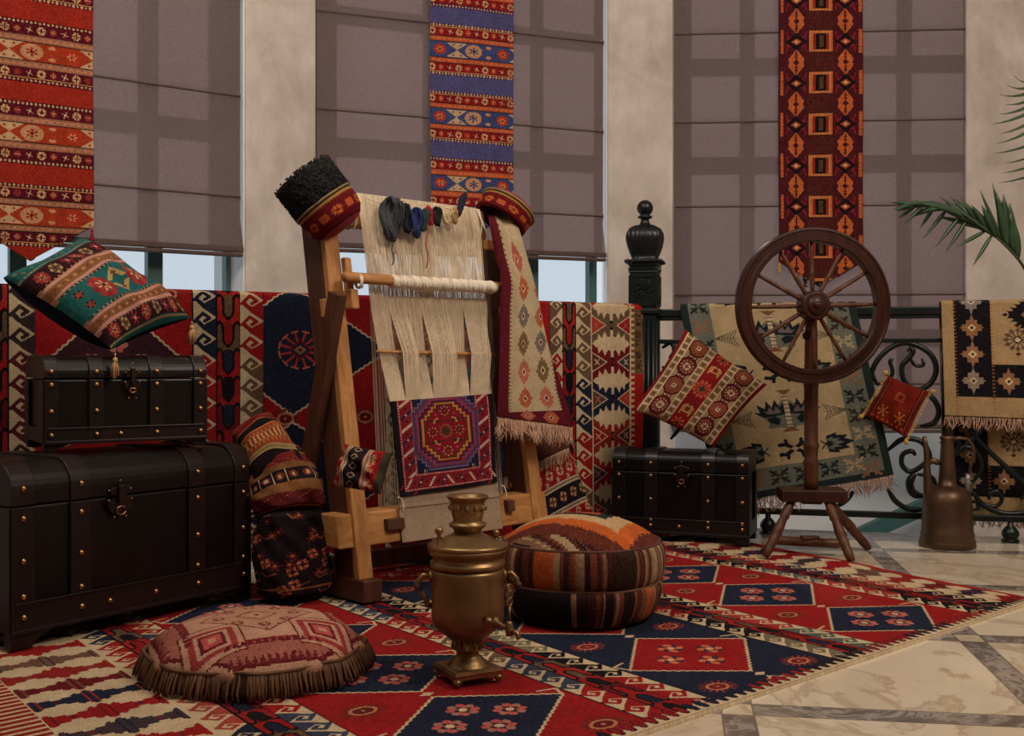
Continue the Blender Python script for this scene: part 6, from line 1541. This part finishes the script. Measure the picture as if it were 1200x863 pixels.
def frond(rach, leaves, name='frond'):
    A = [(k/(len(rach)-1), tuple(p)) for k, p in enumerate(rach)]; ps = [V(*q) for q in spline(A, np.linspace(0,1,40))]
    mb = MB(); mb.tube(ps, [.008*(1-k/45) for k in range(40)], 7); st_ = mb.build('stem', PSTEM, palm, smooth=True)
    mb = MB()
    for t, tip, dr_, w_ in leaves: leaflet(mb, ps[min(39,int(t*39))], tip, dr_, w_, (0,-1,.2))
    mb.build('leaflets', PLEAF, st_, smooth=True)
D0 = 3.7
rach = [pb+V(0,0,.32), pb+V(-.05,-.10,.75), P(1230,352,3.8), P(1190,300,D0), P(1150,265,D0), P(1100,240,D0-.02), P(1062,243,D0-.05)]
lv = []
for k in range(14):     # swept back over the tip
    t = .60+.39*k/13; x = 1150-100*k/13
    lv.append((t, P(1112-68*k/13+random.uniform(-6,6), 236+7*math.sin(k)+(k%3)*3, D0+random.uniform(-.12,.12)), .015, .010))
    lv.append((t, P(1125-78*k/13, 226+14*k/13+random.uniform(-3,3), D0+.1), .01, .009))
for t, x, y in ((.66,1120,290),(.72,1108,296),(.76,1096,290),(.81,1082,280),(.62,1140,312),(.86,1078,268),(.90,1060,262),(.95,1052,256)): lv.append((t, P(x, y, D0-.05), -.0, .007))
for t, x, y, w_ in ((.52,1183,238,.02),(.54,1176,228,.02),(.56,1168,226,.018),(.55,1163,214,.010),(.58,1148,222,.008),(.60,1150,240,.014),(.50,1184,250,.020),(.63,1138,240,.014),(.66,1128,238,.014)): lv.append((t, P(x, y, D0-.03), 0, w_))
frond(rach, lv)
rach = [pb+V(0,0,.32), pb+V(.02,0,.9), P(1290,300,3.9), P(1262,200,3.85), P(1235,120,3.8), P(1205,85,3.75)]
lv = []
for k in range(12):
    t = .66+.33*k/12; x0 = 1172+(k%3)*6-(6-abs(k-5))*2; lv.append((t, P(x0+ (4 if k > 8 else 0), 232-11.5*k, 3.72), -.0, .006))
frond(rach, [(t, tip+V(0,0,-.02), -.07, w_) for t, tip, d_, w_ in lv])
rach = [pb+V(0,0,.32), pb+V(.1,.05,.8), pb+V(.35,-.1,1.3), pb+V(.7,-.2,1.4)]
frond(rach, [(.4+.05*k, rach[2]+V(.02+.05*k, .25*(-1)**k-.1, .05-.03*k), .08, .012) for k in range(12)])

# ================================================================== LIGHT
wd = bpy.data.worlds.new('sky'); SC.world = wd; wd.use_nodes = True; bg = wd.node_tree.nodes['Background']
bg.inputs['Color'].default_value = (0.80,0.88,0.96,1); bg.inputs['Strength'].default_value = 0.82
def area(name, loc, tgt, size, power, col, sizey=None):
    l = bpy.data.lights.new(name, 'AREA'); l.energy = power; l.color = col; l.size = size
    if sizey: l.shape = 'RECTANGLE'; l.size_y = sizey
    o = bpy.data.objects.new(name, l); COL.objects.link(o); o.location = loc; d_ = V(*tgt)-V(*loc); o.rotation_euler = d_.to_track_quat('-Z','Y').to_euler(); return o
area('ceiling_lamp_main', (2.4,1.7,3.8), (.4,5.2,1.2), 1.4, 132, (1.0,.85,.70))
area('back_wall_fill', (-1.0,2.4,3.85), (-.4,6.0,2.0), 1.5, 84, (1.0,.88,.76))  # unseen area light, added to brighten the back wall and blinds
area('front_fill', (.5,-1.5,3.8), (.3,4.0,.8), 2.2, 17, (1.0,.88,.76))  # unseen weak fill behind the camera, added to lift the foreground
sun = bpy.data.lights.new('sun', 'SUN'); sun.energy = 2.3; sun.angle = math.radians(2.5); sun.color = (1,.95,.88)
so = bpy.data.objects.new('sun', sun); COL.objects.link(so); so.rotation_euler = V(.14,-.78,-.68).to_track_quat('-Z','Y').to_euler()
vs_ = SC.view_settings; vs_.view_transform = 'Standard'; vs_.look = 'None'; vs_.exposure = 0.0; vs_.gamma = 1; vs_.use_curve_mapping = False
SC.cycles.use_denoising = True
SC.cycles.max_bounces = 6; SC.cycles.transparent_max_bounces = 8
